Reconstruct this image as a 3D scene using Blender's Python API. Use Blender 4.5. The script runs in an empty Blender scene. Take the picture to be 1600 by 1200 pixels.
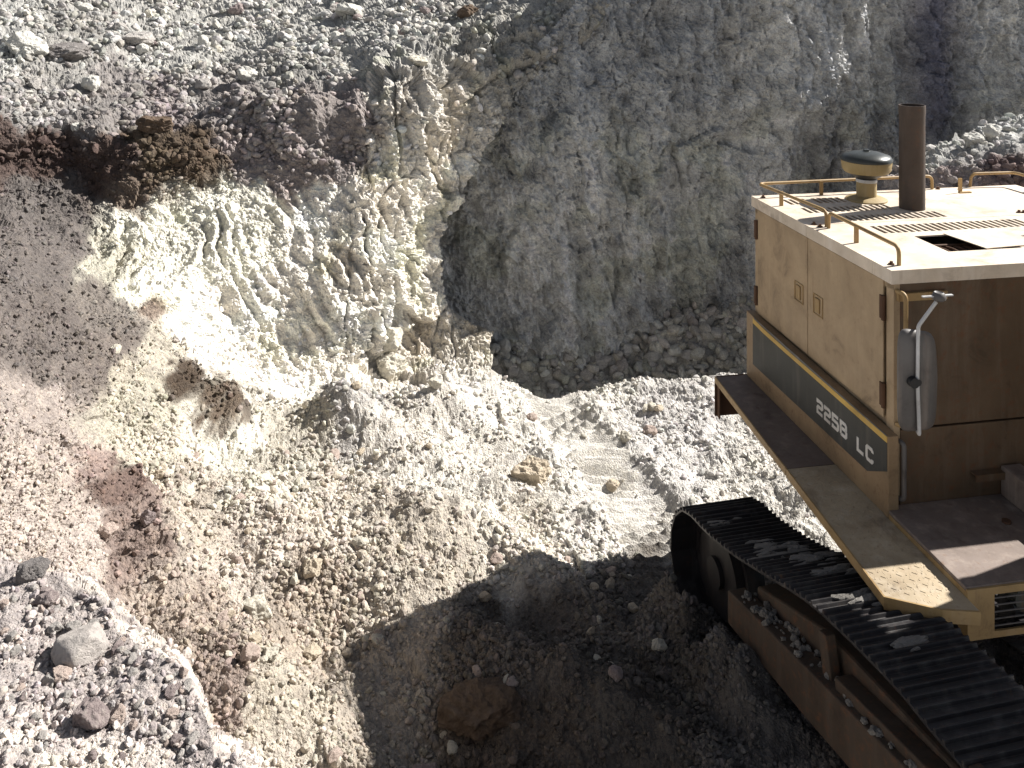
import bpy, bmesh, math, random
import numpy as np
from mathutils import Matrix, Vector
random.seed(7); RS = np.random.RandomState(11)
# ------------------------------------------------------------------ camera, light, exposure
FOC, HOR, ZC = 1345.0, -14.0, 4.76        # focal length / horizon height of the 1600x1200 photo, eye height in metres
scene = bpy.context.scene
cam = bpy.data.cameras.new('camera'); camo = bpy.data.objects.new('camera', cam)
scene.collection.objects.link(camo); scene.camera = camo
camo.location = (0, 0, ZC); camo.rotation_euler = (math.radians(90), 0, 0)
cam.sensor_width = 36; cam.lens = FOC / 1600 * 36
cam.shift_y = -(600 - HOR) / 1600; cam.clip_start = .05; cam.clip_end = 2000
SUNV = Vector((1.15, .49, 1.0)).normalized()
world = bpy.data.worlds.new('World'); scene.world = world; world.use_nodes = True
nt = world.node_tree; sky = nt.nodes.new('ShaderNodeTexSky'); sky.sky_type = 'NISHITA'; sky.sun_disc = False
sky.sun_elevation = math.asin(SUNV.z); sky.sun_rotation = math.atan2(SUNV.x, SUNV.y)
sky.altitude = 2500; sky.dust_density = .6
hs = nt.nodes.new('ShaderNodeHueSaturation'); hs.inputs['Saturation'].default_value = .45; nt.links.new(sky.outputs[0], hs.inputs['Color'])
nt.links.new(hs.outputs[0], nt.nodes['Background'].inputs[0]); nt.nodes['Background'].inputs[1].default_value = .05
sun = bpy.data.lights.new('sun', 'SUN'); suno = bpy.data.objects.new('sun', sun); scene.collection.objects.link(suno)
sun.energy = 5.0; sun.angle = math.radians(.5); sun.color = (1, .965, .915)
suno.rotation_euler = SUNV.to_track_quat('Z', 'Y').to_euler(); suno.location = (20, 8, 20)
vs = scene.view_settings; vs.view_transform = 'Standard'; vs.look = 'None'; vs.exposure = 1.12; vs.gamma = 1
scene.render.resolution_x = 1024; scene.render.resolution_y = 768
scene.cycles.max_bounces = 5; scene.cycles.diffuse_bounces = 2

# ------------------------------------------------------------------ noise
_perm = RS.permutation(256).astype(np.int32)
_g = RS.normal(size=(256, 3)).astype(np.float32); _g /= np.linalg.norm(_g, axis=1)[:, None]
_j = RS.rand(256, 3).astype(np.float32); _v = RS.rand(256).astype(np.float32)
def _h(i, j, k): return _perm[(_perm[(_perm[i & 255] + j) & 255] + k) & 255]
def perlin(x, y, z):
    xi, yi, zi = np.floor(x).astype(np.int32), np.floor(y).astype(np.int32), np.floor(z).astype(np.int32)
    fx, fy, fz = (x - xi).astype(np.float32), (y - yi).astype(np.float32), (z - zi).astype(np.float32)
    s = lambda t: t * t * t * (t * (t * 6 - 15) + 10)
    u, v, w = s(fx), s(fy), s(fz); out = 0
    for a in (0, 1):
        for b in (0, 1):
            for c in (0, 1):
                g = _g[_h(xi + a, yi + b, zi + c)]
                d = g[..., 0] * (fx - a) + g[..., 1] * (fy - b) + g[..., 2] * (fz - c)
                out = out + d * (u if a else 1 - u) * (v if b else 1 - v) * (w if c else 1 - w)
    return out * 1.6
def fbm(x, y, z, n=4, gain=.5):
    o = 0; a = 1.
    for i in range(n):
        o = o + a * perlin(x + i * 17.3, y + i * 5.1, z - i * 9.7); x = x * 2.03; y = y * 2.03; z = z * 2.03; a *= gain
    return o
def ridged(x, y, z, n=4, gain=.5):
    o = 0; a = 1.
    for i in range(n):
        o = o + a * (1 - 2 * np.abs(perlin(x + i * 7.7, y + i * 3.3, z + i * 1.9))); x = x * 2.1; y = y * 2.1; z = z * 2.1; a *= gain
    return o
def worley(x, y, z):
    xi, yi, zi = np.floor(x).astype(np.int32), np.floor(y).astype(np.int32), np.floor(z).astype(np.int32)
    b1 = np.full(x.shape, 9., np.float32); b2 = b1.copy(); vv = np.zeros(x.shape, np.float32)
    for a in (-1, 0, 1):
        for b in (-1, 0, 1):
            for c in (-1, 0, 1):
                h = _h(xi + a, yi + b, zi + c); j = _j[h]
                d = (xi + a + j[..., 0] - x) ** 2 + (yi + b + j[..., 1] - y) ** 2 + (zi + c + j[..., 2] - z) ** 2
                n = d < b1; b2 = np.where(n, b1, np.minimum(b2, d)); vv = np.where(n, _v[h], vv); b1 = np.where(n, d, b1)
    return np.sqrt(b1), np.sqrt(b2), vv
def facets(x, y, z, tilt=1.):
    """angular blocks: every cell is a plane with its own tilt and offset"""
    xi, yi, zi = np.floor(x).astype(np.int32), np.floor(y).astype(np.int32), np.floor(z).astype(np.int32)
    b1 = np.full(x.shape, 9., np.float32); out = np.zeros(x.shape, np.float32)
    for a in (-1, 0, 1):
        for b in (-1, 0, 1):
            for c in (-1, 0, 1):
                h = _h(xi + a, yi + b, zi + c); j = _j[h]; g = _g[(h * 7 + 3) & 255]
                dx, dy, dz = x - (xi + a + j[..., 0]), y - (yi + b + j[..., 1]), z - (zi + c + j[..., 2])
                d = dx * dx + dy * dy + dz * dz; n = d < b1; b1 = np.where(n, d, b1)
                out = np.where(n, (_v[h] - .5) + tilt * (g[..., 0] * dx + g[..., 1] * dy + g[..., 2] * dz), out)
    return out
def sstep(a, b, x): t = np.clip((x - a) / (b - a), 0, 1); return t * t * (3 - 2 * t)

# ------------------------------------------------------------------ object helpers
COL = scene.collection
def tag(o, label=None, cat=None, group=None, kind=None):
    if label: o['label'] = label
    if cat: o['category'] = cat
    if group: o['group'] = group
    if kind: o['kind'] = kind
    return o
def grid_mesh(name, P, mat, keep=None, colors=None, smooth=False):
    """P (rows, cols, 3) -> one mesh object"""
    R, Cn = P.shape[:2]
    idx = np.arange(R * Cn).reshape(R, Cn)
    q = np.stack([idx[:-1, :-1], idx[1:, :-1], idx[1:, 1:], idx[:-1, 1:]], -1).reshape(-1, 4)
    if keep is not None:
        k = (keep[:-1, :-1] & keep[1:, :-1] & keep[1:, 1:] & keep[:-1, 1:]).reshape(-1); q = q[k]
    used, inv = np.unique(q, return_inverse=True); q = inv.reshape(-1, 4)
    V = P.reshape(-1, 3)[used]
    me = bpy.data.meshes.new(name); me.vertices.add(len(V)); me.vertices.foreach_set('co', V.astype(np.float32).ravel())
    me.loops.add(q.size); me.loops.foreach_set('vertex_index', q.astype(np.int32).ravel())
    me.polygons.add(len(q)); me.polygons.foreach_set('loop_start', np.arange(0, q.size, 4, dtype=np.int32))
    me.polygons.foreach_set('loop_total', np.full(len(q), 4, np.int32))
    me.polygons.foreach_set('use_smooth', np.full(len(q), smooth, bool))
    if colors is not None:
        at = me.color_attributes.new('col', 'FLOAT_COLOR', 'POINT')
        c = np.ones((len(V), 4), np.float32); c[:, :3] = colors.reshape(-1, 3)[used]
        at.data.foreach_set('color', c.ravel())
    me.update(calc_edges=True)
    o = bpy.data.objects.new(name, me); COL.objects.link(o); me.materials.append(mat); return o
def normals(P):
    a = np.gradient(P, axis=1); b = np.gradient(P, axis=0)
    n = np.cross(b, a); n /= np.linalg.norm(n, axis=-1, keepdims=True) + 1e-9
    view = P - np.array([0, 0, ZC]); s = np.sign((n * view).sum(-1, keepdims=True)); return -n * np.where(s == 0, 1, s)

# ------------------------------------------------------------------ materials
def newmat(name):
    m = bpy.data.materials.new(name); m.use_nodes = True; return m, m.node_tree, m.node_tree.nodes['Principled BSDF']
def N(nt, t, **kw):
    n = nt.nodes.new(t)
    for k, v in kw.items():
        if k in n.inputs: n.inputs[k].default_value = v
        else: setattr(n, k, v)
    return n
def mixc(nt, fac, a, b, mode='MIX'):
    n = nt.nodes.new('ShaderNodeMix'); n.data_type = 'RGBA'; n.blend_type = mode
    for s, v in ((0, fac), (6, a), (7, b)):
        if isinstance(v, bpy.types.NodeSocket): nt.links.new(v, n.inputs[s])
        else: n.inputs[s].default_value = v if s == 0 else (*v, 1)
    return n.outputs[2]
def ramp(nt, fac, stops):
    n = nt.nodes.new('ShaderNodeValToRGB'); e = n.color_ramp.elements
    while len(e) < len(stops): e.new(.5)
    for el, (p, c) in zip(e, stops): el.position = p; el.color = (*c, 1) if len(c) == 3 else c
    nt.links.new(fac, n.inputs[0]); return n.outputs[0]
def rock_mat(name, attr_type='GEOMETRY', scale=1., bump=.5):
    m, nt, b = newmat(name); L = nt.links.new
    at = N(nt, 'ShaderNodeAttribute', attribute_name='col', attribute_type=attr_type)
    g = N(nt, 'ShaderNodeNewGeometry')
    n1 = N(nt, 'ShaderNodeTexNoise', Scale=7 * scale, Detail=9., Roughness=.7); L(g.outputs['Position'], n1.inputs['Vector'])
    n2 = N(nt, 'ShaderNodeTexNoise', Scale=45 * scale, Detail=5., Roughness=.7); L(g.outputs['Position'], n2.inputs['Vector'])
    v = N(nt, 'ShaderNodeTexVoronoi', Scale=45 * scale); L(g.outputs['Position'], v.inputs['Vector'])
    v2 = N(nt, 'ShaderNodeTexVoronoi', Scale=120 * scale); L(g.outputs['Position'], v2.inputs['Vector'])
    c = mixc(nt, 1., at.outputs['Color'], ramp(nt, n1.outputs[0], [(.3, (.72, .70, .70)), (.5, (1, 1, 1)), (.72, (1.15, 1.12, 1.06))]), 'MULTIPLY')
    hs = N(nt, 'ShaderNodeSeparateColor'); L(v.outputs['Color'], hs.inputs[0])
    c = mixc(nt, 1., c, ramp(nt, hs.outputs[0], [(0, (.78, .76, .76)), (.6, (1, 1, 1)), (1, (1.15, 1.12, 1.08))]), 'MULTIPLY')
    L(c, b.inputs['Base Color']); b.inputs['Roughness'].default_value = .95; b.inputs['Specular IOR Level'].default_value = .15
    ad = N(nt, 'ShaderNodeMath', operation='MULTIPLY_ADD'); L(v.outputs['Distance'], ad.inputs[0]); ad.inputs[1].default_value = -.9; L(n2.outputs[0], ad.inputs[2])
    ad2 = N(nt, 'ShaderNodeMath', operation='MULTIPLY_ADD'); L(v2.outputs['Distance'], ad2.inputs[0]); ad2.inputs[1].default_value = -.4; L(ad.outputs[0], ad2.inputs[2])
    bp = N(nt, 'ShaderNodeBump', Strength=bump, Distance=.03 / scale); L(ad2.outputs[0], bp.inputs['Height']); L(bp.outputs[0], b.inputs['Normal'])
    return m
M_TER = rock_mat('terrain_rock', bump=.6); M_WALL = rock_mat('wall_rock', bump=.7, scale=.8)
M_SHELF = rock_mat('shelf_gravel', scale=1.8, bump=.6)
M_GRAV = rock_mat('gravel_stone', 'INSTANCER', 1.6, .3)
def stone_mat(name, col, dust=(.55, .5, .43)):
    m, nt, b = newmat(name); L = nt.links.new; tc = N(nt, 'ShaderNodeTexCoord')
    n1 = N(nt, 'ShaderNodeTexNoise', Scale=3., Detail=9., Roughness=.65); L(tc.outputs['Object'], n1.inputs['Vector'])
    n2 = N(nt, 'ShaderNodeTexNoise', Scale=13., Detail=8., Roughness=.75); L(tc.outputs['Object'], n2.inputs['Vector'])
    d = tuple(x * .6 for x in col)
    c = ramp(nt, n1.outputs[0], [(.3, d), (.5, col), (.7, tuple(.5 * x + .5 * y for x, y in zip(col, dust)))])
    L(c, b.inputs['Base Color']); b.inputs['Roughness'].default_value = .95; b.inputs['Specular IOR Level'].default_value = .15
    bp = N(nt, 'ShaderNodeBump', Strength=.7, Distance=.08); L(n2.outputs[0], bp.inputs['Height']); L(bp.outputs[0], b.inputs['Normal']); return m

# ------------------------------------------------------------------ terrain sheets
def unproj(px, py, Y): return np.stack([(px - 800) / FOC * Y, Y, ZC - (py - HOR) / FOC * Y], -1)
def tps(pts, vals, X, Yv, s=1 / 400.):
    p = np.asarray(pts, float) * s; n = len(p)
    r2 = ((p[:, None] - p[None]) ** 2).sum(-1); K = .5 * r2 * np.log(r2 + 1e-12)
    Aa = np.zeros((n + 3, n + 3)); Aa[:n, :n] = K + np.eye(n) * 2e-5; Aa[:n, n] = 1; Aa[:n, n + 1:] = p; Aa[n, :n] = 1; Aa[n + 1:, :n] = p.T
    w = np.linalg.solve(Aa, np.r_[vals, 0, 0, 0]); out = w[n] + w[n + 1] * X * s + w[n + 2] * Yv * s
    for i in range(n):
        r2 = (X * s - p[i, 0]) ** 2 + (Yv * s - p[i, 1]) ** 2; out = out + w[i] * .5 * r2 * np.log(r2 + 1e-12)
    return out
def palette(ctrl, X, Yv, power=5):
    den = 0; out = 0
    for (x, y, c, r) in ctrl:
        w = 1. / ((((X - x) ** 2 + (Yv - y) ** 2) / (r * r)) ** (power / 2.) + 1e-4); den = den + w; out = out + w[..., None] * np.array(c)
    return out / den[..., None]

DEP = [  # sample points (photo x, photo y, distance in metres) measured off the photograph, for the shape of the pit
 (900,1400,4.55),(1500,1400,4.5),(400,1400,4.6),(-250,1400,4.8),(1900,1400,4.5),
 (900,1200,5.45),(1250,1200,5.3),(1600,1200,5.3),(1900,1200,5.3),(600,1200,5.35),(350,1200,5.3),(100,1200,5.2),(-250,1200,5.0),
 (900,1100,6.05),(1160,1090,6.2),(1500,1100,6.1),(650,1100,5.9),(450,1150,5.55),(350,1100,5.6),(100,1050,5.5),
 (900,1000,6.9),(1100,1000,7.0),(1400,1000,6.9),(1900,1000,6.9),(700,1000,6.75),(560,1000,6.7),(400,1000,6.4),(200,1000,5.9),(-250,1000,5.2),
 (900,900,7.9),(1200,900,7.95),(1600,900,7.9),(700,890,7.75),(500,850,7.95),(360,900,7.1),(300,940,6.45),(250,850,6.95),(150,850,6.6),(60,860,5.9),(0,850,5.5),(-250,850,4.9),
 (900,800,9.2),(1250,800,9.1),(1600,800,9.1),(1900,800,9.1),(650,780,8.9),(450,770,8.7),(300,770,8.1),(200,750,7.7),(100,770,6.5),(0,700,5.8),(-250,700,5.0),
 (900,700,10.9),(1200,700,10.8),(700,710,10.3),(550,690,10.5),(400,700,9.7),(250,680,8.8),(150,650,7.9),(0,600,6.5),(-250,550,5.8),
 (900,620,13.0),(1150,600,12.8),(1500,560,12.6),(1900,560,12.5),(800,612,12.9),(765,600,12.9),(680,610,12.3),(560,632,11.5),(450,622,11.7),(350,620,10.9),(250,600,9.5),
 (600,590,12.6),(500,600,12.1),(430,560,12.1),(300,550,10.9),(200,500,10.1),(100,450,9.9),(0,450,8.3),(-250,400,7.6),
 (650,570,13.1),(740,560,13.5),(765,545,13.7),(700,515,13.8),(600,500,13.1),(550,480,12.75),(400,440,12.3),(300,450,11.6),(200,400,11.6),(100,350,11.7),(0,300,11.7),(-250,270,10.5),
 (180,320,12.25),(270,300,12.75),(350,280,13.1),(450,310,13.25),(520,400,12.85),(600,400,13.2),(600,300,13.65),(650,440,13.7),(690,380,14.2),(700,450,14.1),(680,300,14.35),(715,310,14.6),
 (400,240,13.5),(500,240,13.6),(560,240,13.95),(400,200,13.85),(500,190,13.9),(400,165,14.3),(500,150,14.4),
 (0,268,12.25),(150,292,12.75),(250,285,12.65),(0,205,12.5),(150,215,13.1),(250,205,13.4),(330,210,13.6),(330,262,13.2),(-250,200,11.4),
 (0,100,14.4),(200,120,15.3),(350,110,16.2),(550,110,15.6),(600,200,14.05),(620,110,14.55),(600,60,16.4),(450,50,18.0),
 (0,0,17.5),(250,0,19.5),(500,0,20.),(700,0,18.5),(-250,0,15.5),(-250,-130,19),(0,-130,22),(400,-130,25),(700,-130,23),
 (700,200,14.8),(740,240,14.9),(700,120,15.1),(760,150,15.45),(820,110,15.8),(880,82,16.1),(800,40,16.5),(870,25,16.5),(930,15,16.35),(850,-10,17.2),(950,-60,17.4),(1050,-130,18.5),
 (1000,60,16.3),(900,170,15.6),(830,300,15.2),(770,400,14.9),(780,480,14.3),
]
W = (.77, .73, .65); WG = (.70, .685, .58); G = (.46, .455, .43); PU = (.31, .265, .265); RD = (.58, .47, .41); BR = (.16, .11, .075)
FL = (.60, .575, .525); GB = (.47, .40, .325); TAL = (.40, .345, .335); CR = (.60, .50, .40); DG = (.27, .22, .17)
PAL = [(900,650,FL,120),(900,750,FL,120),(1050,680,(.57,.55,.53),100),(1250,760,FL,150),(700,750,(.60,.565,.50),110),(620,680,(.56,.52,.46),80),(560,660,(.44,.42,.40),45),
 (800,850,(.58,.53,.45),110),(650,900,(.50,.44,.36),110),(550,830,(.54,.48,.40),90),(480,950,(.46,.38,.30),90),(400,880,(.52,.45,.38),80),(600,1050,(.43,.37,.30),100),
 (800,1020,(.21,.175,.145),120),(800,1150,(.17,.135,.108),130),(1000,970,(.24,.21,.18),90),(1000,1100,(.15,.13,.112),120),(1300,1100,(.2,.18,.165),200),(450,1100,(.50,.44,.35),80),(450,1180,(.52,.46,.38),80),  # dark entries: shade of the machine put into the ground colour
 (300,980,(.46,.37,.30),50),(340,1060,(.38,.29,.24),40),(350,1100,(.42,.32,.27),50),(300,800,(.50,.43,.35),70),(400,760,(.56,.52,.43),80),(350,700,(.60,.57,.48),70),(450,700,(.50,.46,.38),60),
 (230,700,(.55,.50,.40),50),(200,640,(.50,.46,.36),50),(170,770,(.26,.17,.14),42),(200,830,(.36,.26,.22),48),(120,740,(.42,.30,.26),35),(60,770,(.50,.42,.365),90),(60,650,(.44,.37,.33),70),(0,800,(.50,.42,.37),80),(100,850,(.52,.44,.39),50),
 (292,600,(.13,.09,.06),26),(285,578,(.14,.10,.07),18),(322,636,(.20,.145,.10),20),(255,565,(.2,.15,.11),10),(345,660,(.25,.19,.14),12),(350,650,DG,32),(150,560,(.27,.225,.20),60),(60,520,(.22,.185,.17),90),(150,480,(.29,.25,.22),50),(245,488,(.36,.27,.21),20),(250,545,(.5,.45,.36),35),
 (40,400,(.22,.19,.178),100),(60,320,(.20,.175,.165),70),(180,590,(.47,.42,.33),40),
 (250,380,WG,70),(350,400,WG,80),(170,400,(.52,.50,.40),45),(330,500,W,70),(450,480,W,80),(450,570,W,70),(550,550,W,60),(740,620,FL,60),(400,320,WG,50),(500,340,W,60),(530,430,(.69,.63,.53),35),(600,500,W,70),(650,560,(.66,.61,.53),60),(740,550,(.60,.56,.48),50),
 (620,380,W,60),(650,250,W,70),(600,300,(.73,.68,.59),60),(700,180,(.64,.61,.55),50),(620,150,(.60,.56,.50),50),(800,80,(.42,.415,.39),60),(880,40,(.42,.415,.39),60),(750,130,(.56,.54,.49),45),
 (450,260,(.38,.32,.31),60),(530,230,(.36,.31,.30),50),(470,170,(.37,.325,.31),60),(550,180,(.36,.31,.30),50),(370,180,(.34,.30,.29),50),(380,230,(.38,.32,.31),40),
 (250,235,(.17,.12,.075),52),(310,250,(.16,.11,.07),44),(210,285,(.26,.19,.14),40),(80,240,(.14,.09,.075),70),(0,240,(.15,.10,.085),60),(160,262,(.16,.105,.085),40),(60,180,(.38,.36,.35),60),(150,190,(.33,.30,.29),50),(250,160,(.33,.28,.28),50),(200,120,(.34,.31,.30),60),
 (100,80,(.38,.37,.35),80),(250,60,G,100),(450,40,G,100),(450,110,(.37,.36,.34),70),(600,40,G,90),(0,20,(.44,.44,.42),100),(700,30,(.43,.42,.39),60)]

# --- S1: pit floor, banks, benches and the sunlit cliff, one continuous surface
pxs = np.arange(-550, 1910, 2.2); pys = np.arange(-130, 1400, 2.05)
PX, PY = np.meshgrid(pxs, pys); PX = PX.astype(np.float32); PY = PY.astype(np.float32)
invY = tps([(a, b) for a, b, c in DEP], np.array([1 / c for a, b, c in DEP]), PX, PY)
Y1 = 1 / np.clip(invY, 1 / 40., 1 / 3.5)
ridge_x = [760, 768, 800, 830, 850, 900, 930, 990, 1020, 1070, 1110, 1300, 1900]
ridge_y = [530, 585, 600, 612, 620, 614, 606, 597, 592, 590, 588, 575, 560]
RID = np.interp(PX, ridge_x, ridge_y) + 5 * perlin(PX / 37., PX * 0, PX * 0) + 3 * perlin(PX / 11., PX * 0, PX * 0 + 3.)
cor_y = [-140, 10, 50, 93, 105, 145, 180, 234, 256, 315, 363, 405, 459, 496, 523, 585, 600]
cor_x = [1090, 954, 933, 880, 850, 806, 795, 757, 750, 718, 692, 689, 697, 715, 768, 768, 768]
COR = np.interp(PY, cor_y, cor_x) + 5 * perlin(PY / 33., PY * 0, PY * 0) + 3 * perlin(PY / 9., PY * 0, PY * 0 + 3.)
HIDC = (PX > COR) & (PY < 588)
HID = ((PX > 768) & (PY < RID) & (PY >= 588)) | HIDC
P1 = unproj(PX, PY, Y1).astype(np.float32)
# --- local shapes in world coordinates
TY = math.radians(13); T0 = np.array([2.08, 4.665]); TU = np.array([math.sin(TY), -math.cos(TY)]); TV = np.array([math.cos(TY), math.sin(TY)])
def sculpt(P, PX, PY):
    x, y, z = P[..., 0], P[..., 1], P[..., 2]
    n = normals(P)
    # soft region weights (where on the slope, not where the light falls)
    wob = 25 * perlin(x * .9, y * .9, z * .9)
    X_, Y_ = PX + wob, PY + wob * .7
    cliff = sstep(520, 590, X_ + .12 * (Y_ - 300)) * (1 - sstep(560, 610, Y_)) * sstep(30, 90, Y_ + (X_ - 700) * .25)
    bank = sstep(110, 190, X_) * (1 - sstep(520, 600, X_)) * sstep(285, 330, Y_ + (X_ - 350) * .12) * (1 - sstep(560, 620, Y_ + (400 - X_) * .45))
    floor = sstep(600, 640, Y_) * sstep(150, 260, X_)
    bench = (1 - sstep(285, 320, Y_)) * (1 - sstep(540, 600, X_))
    d = .13 * fbm(x * .9, y * .9, z * .9, 3) + .045 * fbm(x * 3.1, y * 3.1, z * 3.1, 4, .6) * (1 - .5 * bank)
    # rubble lumps
    f1, f2, vv = worley(x * 4.2 + .3 * perlin(x * 5, y * 5, z * 5), y * 4.2, z * 4.2)
    g1, g2, v2 = worley(x * 11., y * 11., z * 11.)
    rub = .035 * (vv * 1.2) * np.clip(1 - f1 * 1.15, 0, 1) ** .8 + .022 * (v2 + .3) * np.clip(1 - g1 * 1.1, 0, 1)
    fc = .05 * facets(x * 3.3 + .2 * perlin(x * 4, y * 4, z * 4), y * 3.3, z * 3.3, 1.3) + .028 * facets(x * 9, y * 9, z * 9, 1.4)
    d = d * (.8 + .3 * bench) + rub * (.8 - .75 * bank - .7 * cliff + .2 * bench) + fc * (.42 + .15 * bench)
    # bank: bucket-tooth furrows running down to the right
    u = x + .62 * z + .17 * fbm(x * 1.3, y * 1.3, z * 1.3, 3)
    fur = np.abs(((u / .23 + .35 * perlin(z * 1.5, x * .5, y * .1)) % 1.) - .5) * 2
    d = d + bank * (.12 * (fur ** .7 - .5) * (.6 + 1.3 * perlin(x * 1.6, y * 1.3, z * 1.3 + 4)) + .02 * ridged(x * 5, y * 5, z * 5, 3))
    # cliff: upright blocks, cracks and ledges
    cx, cy, cz = x + .12 * perlin(x * 2, y * 2, z * 2), y * .8, z * .42
    wx, wz = x + .15 * perlin(x * 1.7, y * 1.7, z * 1.7), z + .15 * perlin(x * 1.7 + 9, y * 1.7, z * 1.7)
    a1, a2, av = worley(wx * 1.5, y * 1.2, wz * .55); crack = np.clip(1 - (a2 - a1) / .05, 0, 1)
    d = d + cliff * (.15 * facets(wx * 1.7, y * 1.7, wz * .75, .9) + .07 * facets(wx * 4.2, y * 4.2, wz * 2.6, 1.2) + .03 * facets(x * 11, y * 11, z * 8, 1.3) - .09 * crack + .06 * fbm(x * 3, y * 3, z * 1.6, 4, .6))
    for (qx, qy, qw) in (([608, 612, 622, 631, 628, 615, 590, 578, 584], [80, 130, 200, 300, 370, 430, 490, 540, 600], 2.6), ([566, 572, 580, 600, 604], [330, 380, 440, 500, 560], 1.8), ([655, 668, 690, 700], [150, 230, 300, 370], 1.8), ([705, 712, 722, 726], [180, 230, 290, 320], 1.6)):
        lxx = np.interp(PY, qy, qx) + 5 * perlin(PY / 40., PY * 0, PY * 0 + qw) + 2.5 * perlin(PY / 9., PY * 0, PY * 0 + qw)
        d = d - .16 * np.exp(-((PX - lxx) / qw) ** 2) * sstep(qy[0] - 5, qy[0] + 20, PY) * (1 - sstep(qy[-1] - 20, qy[-1] + 5, PY)) + .05 * np.exp(-((PX - lxx + 9) / 7.) ** 2) * (PY > qy[0]) * (PY < qy[-1])
    d = d + .009 * facets(x * 15, y * 15, z * 13, 1.8) * (.5 + cliff + bank)
    # long crack under the grey block at the top of the corner
    lx = np.array([600, 690, 720, 770, 820, 868, 884, 960.]); ly = np.array([250, 195, 165, 122, 105, 92, 84, 30.])
    dl = PY - (np.interp(PX, lx, ly) + 4 * perlin(x * 6, y * 6, z * 6))
    blk = sstep(690, 740, PX) * (1 - sstep(960, 1000, PX))
    d = d + blk * (.20 * sstep(2, -6, dl) * sstep(-130, -20, dl) - .10 * np.exp(-(dl / 4.) ** 2))
    # bench scarps: undercut faces
    lump = sstep(350, 370, X_) * (1 - sstep(560, 580, X_)) * np.exp(-((Y_ - 175) / 28.) ** 2)
    d = d + lump * (.15 * np.abs(np.sin((x + .2 * perlin(x, y, z)) * 5.2)) + .03)
    # pit floor: old track prints and the berms thrown up beside them
    rx, ry = x - T0[0], y - T0[1]; s = rx * TU[0] + ry * TU[1]; v = rx * TV[0] + ry * TV[1]
    v = v + .07 * perlin(s * .8, v * .5, s * 0)
    onf = sstep(600, 625, PY) * (1 - sstep(-3.6, -3.0, s))
    onf0 = PY > 640
    lane = lambda a, b, e=.07: sstep(a - e, a + e, v) * (1 - sstep(b - e, b + e, v))
    pr = np.abs(((s / .19) % 1.) - .5) * 2
    broken = sstep(-.45, .25, perlin(s * .9, v * 1.6, s * 0 + 7))
    d = d * (1 - onf * (.85 * lane(-.05, .78) + .6 * lane(-1.0, -.42))) + onf * (
        (lane(-.05, .78) * .13 + lane(-1.0, -.42) * .10 * sstep(-6.7, -6.2, s) * (1 - sstep(-5.0, -4.4, s))) * (pr ** 4 - .2) * (.35 + .65 * broken)
        + .07 * np.exp(-((v + .20) / .16) ** 2) * (.7 + .5 * perlin(s * 2, v, s * 0)) + .08 * np.exp(-((v - .98) / .22) ** 2) * (.7 + .5 * perlin(s * 2, v, s * 0 + 2))
        - .04 * lane(-.05, .78, .25) - .03 * lane(-1.0, -.38, .25))
    d = d + onf0 * .40 * np.exp(-((v + .16) / .24) ** 2) * sstep(-3.0, -2.5, s) * (1 - sstep(-1.4, -.8, s)) * (.8 + .8 * perlin(x * 4, y * 4, z * 4))
    onf2 = sstep(640, 660, PY) * sstep(-3.5, -3.0, s) * (v < -.15)
    # gravel mounds and hollows of the left floor
    for (mx, my, mr, mh) in ((-2.25, 10.9, .45, .33), (-.9, 8.0, .9, .28), (-2.2, 8.6, .7, .12), (-1.6, 9.6, .8, -.10), (-1.25, 7.05, .6, -.15), (-2.7, 7.6, .5, .10), (-.85, 5.75, .62, -.26), (-.55, 12.2, .6, .22), (-1.3, 11.3, .7, .14), (-3.6, 10.3, .5, .22), (-2.9, 9.3, .7, -.10)):
        d = d + 1.25 * mh * np.exp(-((x - mx) ** 2 + (y - my) ** 2) / (mr * mr)) * floor
    # long low furrows left by the bucket, sweeping down to the track
    w = x * .55 + y * .8 + .25 * perlin(x * .7, y * .7, z); d = d + floor * (v < -.6) * .085 * np.sin(w * 5.2)
    d = np.where(HID[:P.shape[0]] if P is P1 else False, 0, d)
    return P + n * d[..., None], dict(cliff=cliff, bank=bank, floor=floor, bench=bench, n=n, rub=rub, crack=crack)
# ridge: behind its crest the surface turns down into the hollow
ri = np.clip(((RID - pys[0]) / 2.05).astype(int) + 1, 0, len(pys) - 1)[0]
P1d, rg = sculpt(P1, PX, PY)
crest = P1d[ri, np.arange(len(pxs))]
tdrop = (RID - PY) * .02
P1d = np.where((HID & ~HIDC)[..., None], crest[None] + np.stack([tdrop * 0, .55 * tdrop, -tdrop], -1) + .05 * perlin(PX / 9., PY / 9., PX * 0)[..., None], P1d)
ci = np.clip(((COR - pxs[0]) / 2.2).astype(int), 0, len(pxs) - 1)[:, 0]
side = P1d[np.arange(len(pys)), ci]; tb = (PX - COR) * .03
P1d = np.where(HIDC[..., None], side[:, None] + np.stack([side[:, None, 0] / side[:, None, 1] * tb - .25 * tb, tb, -.3 * tb], -1) + .06 * perlin(PX / 9., PY / 9., PX * 0)[..., None], P1d)
keep1 = ~(HID & np.where(HIDC, tb > 2.2, tdrop > 2.0))
wpx = PX + 30 * fbm(PX / 70., PY / 70., PX * 0, 5, .62); wpy = PY + 26 * fbm(PX / 70., PY / 70., PX * 0 + 9, 5, .62)
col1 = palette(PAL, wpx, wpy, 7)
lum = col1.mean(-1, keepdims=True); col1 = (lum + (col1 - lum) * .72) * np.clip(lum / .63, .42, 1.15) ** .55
col1 = col1 * np.array([1.0, .995, .975])
tint = 1 + .14 * fbm(P1[..., 0] * 2, P1[..., 1] * 2, P1[..., 2] * 2, 3)
col1 = col1 * tint[..., None]
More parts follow.
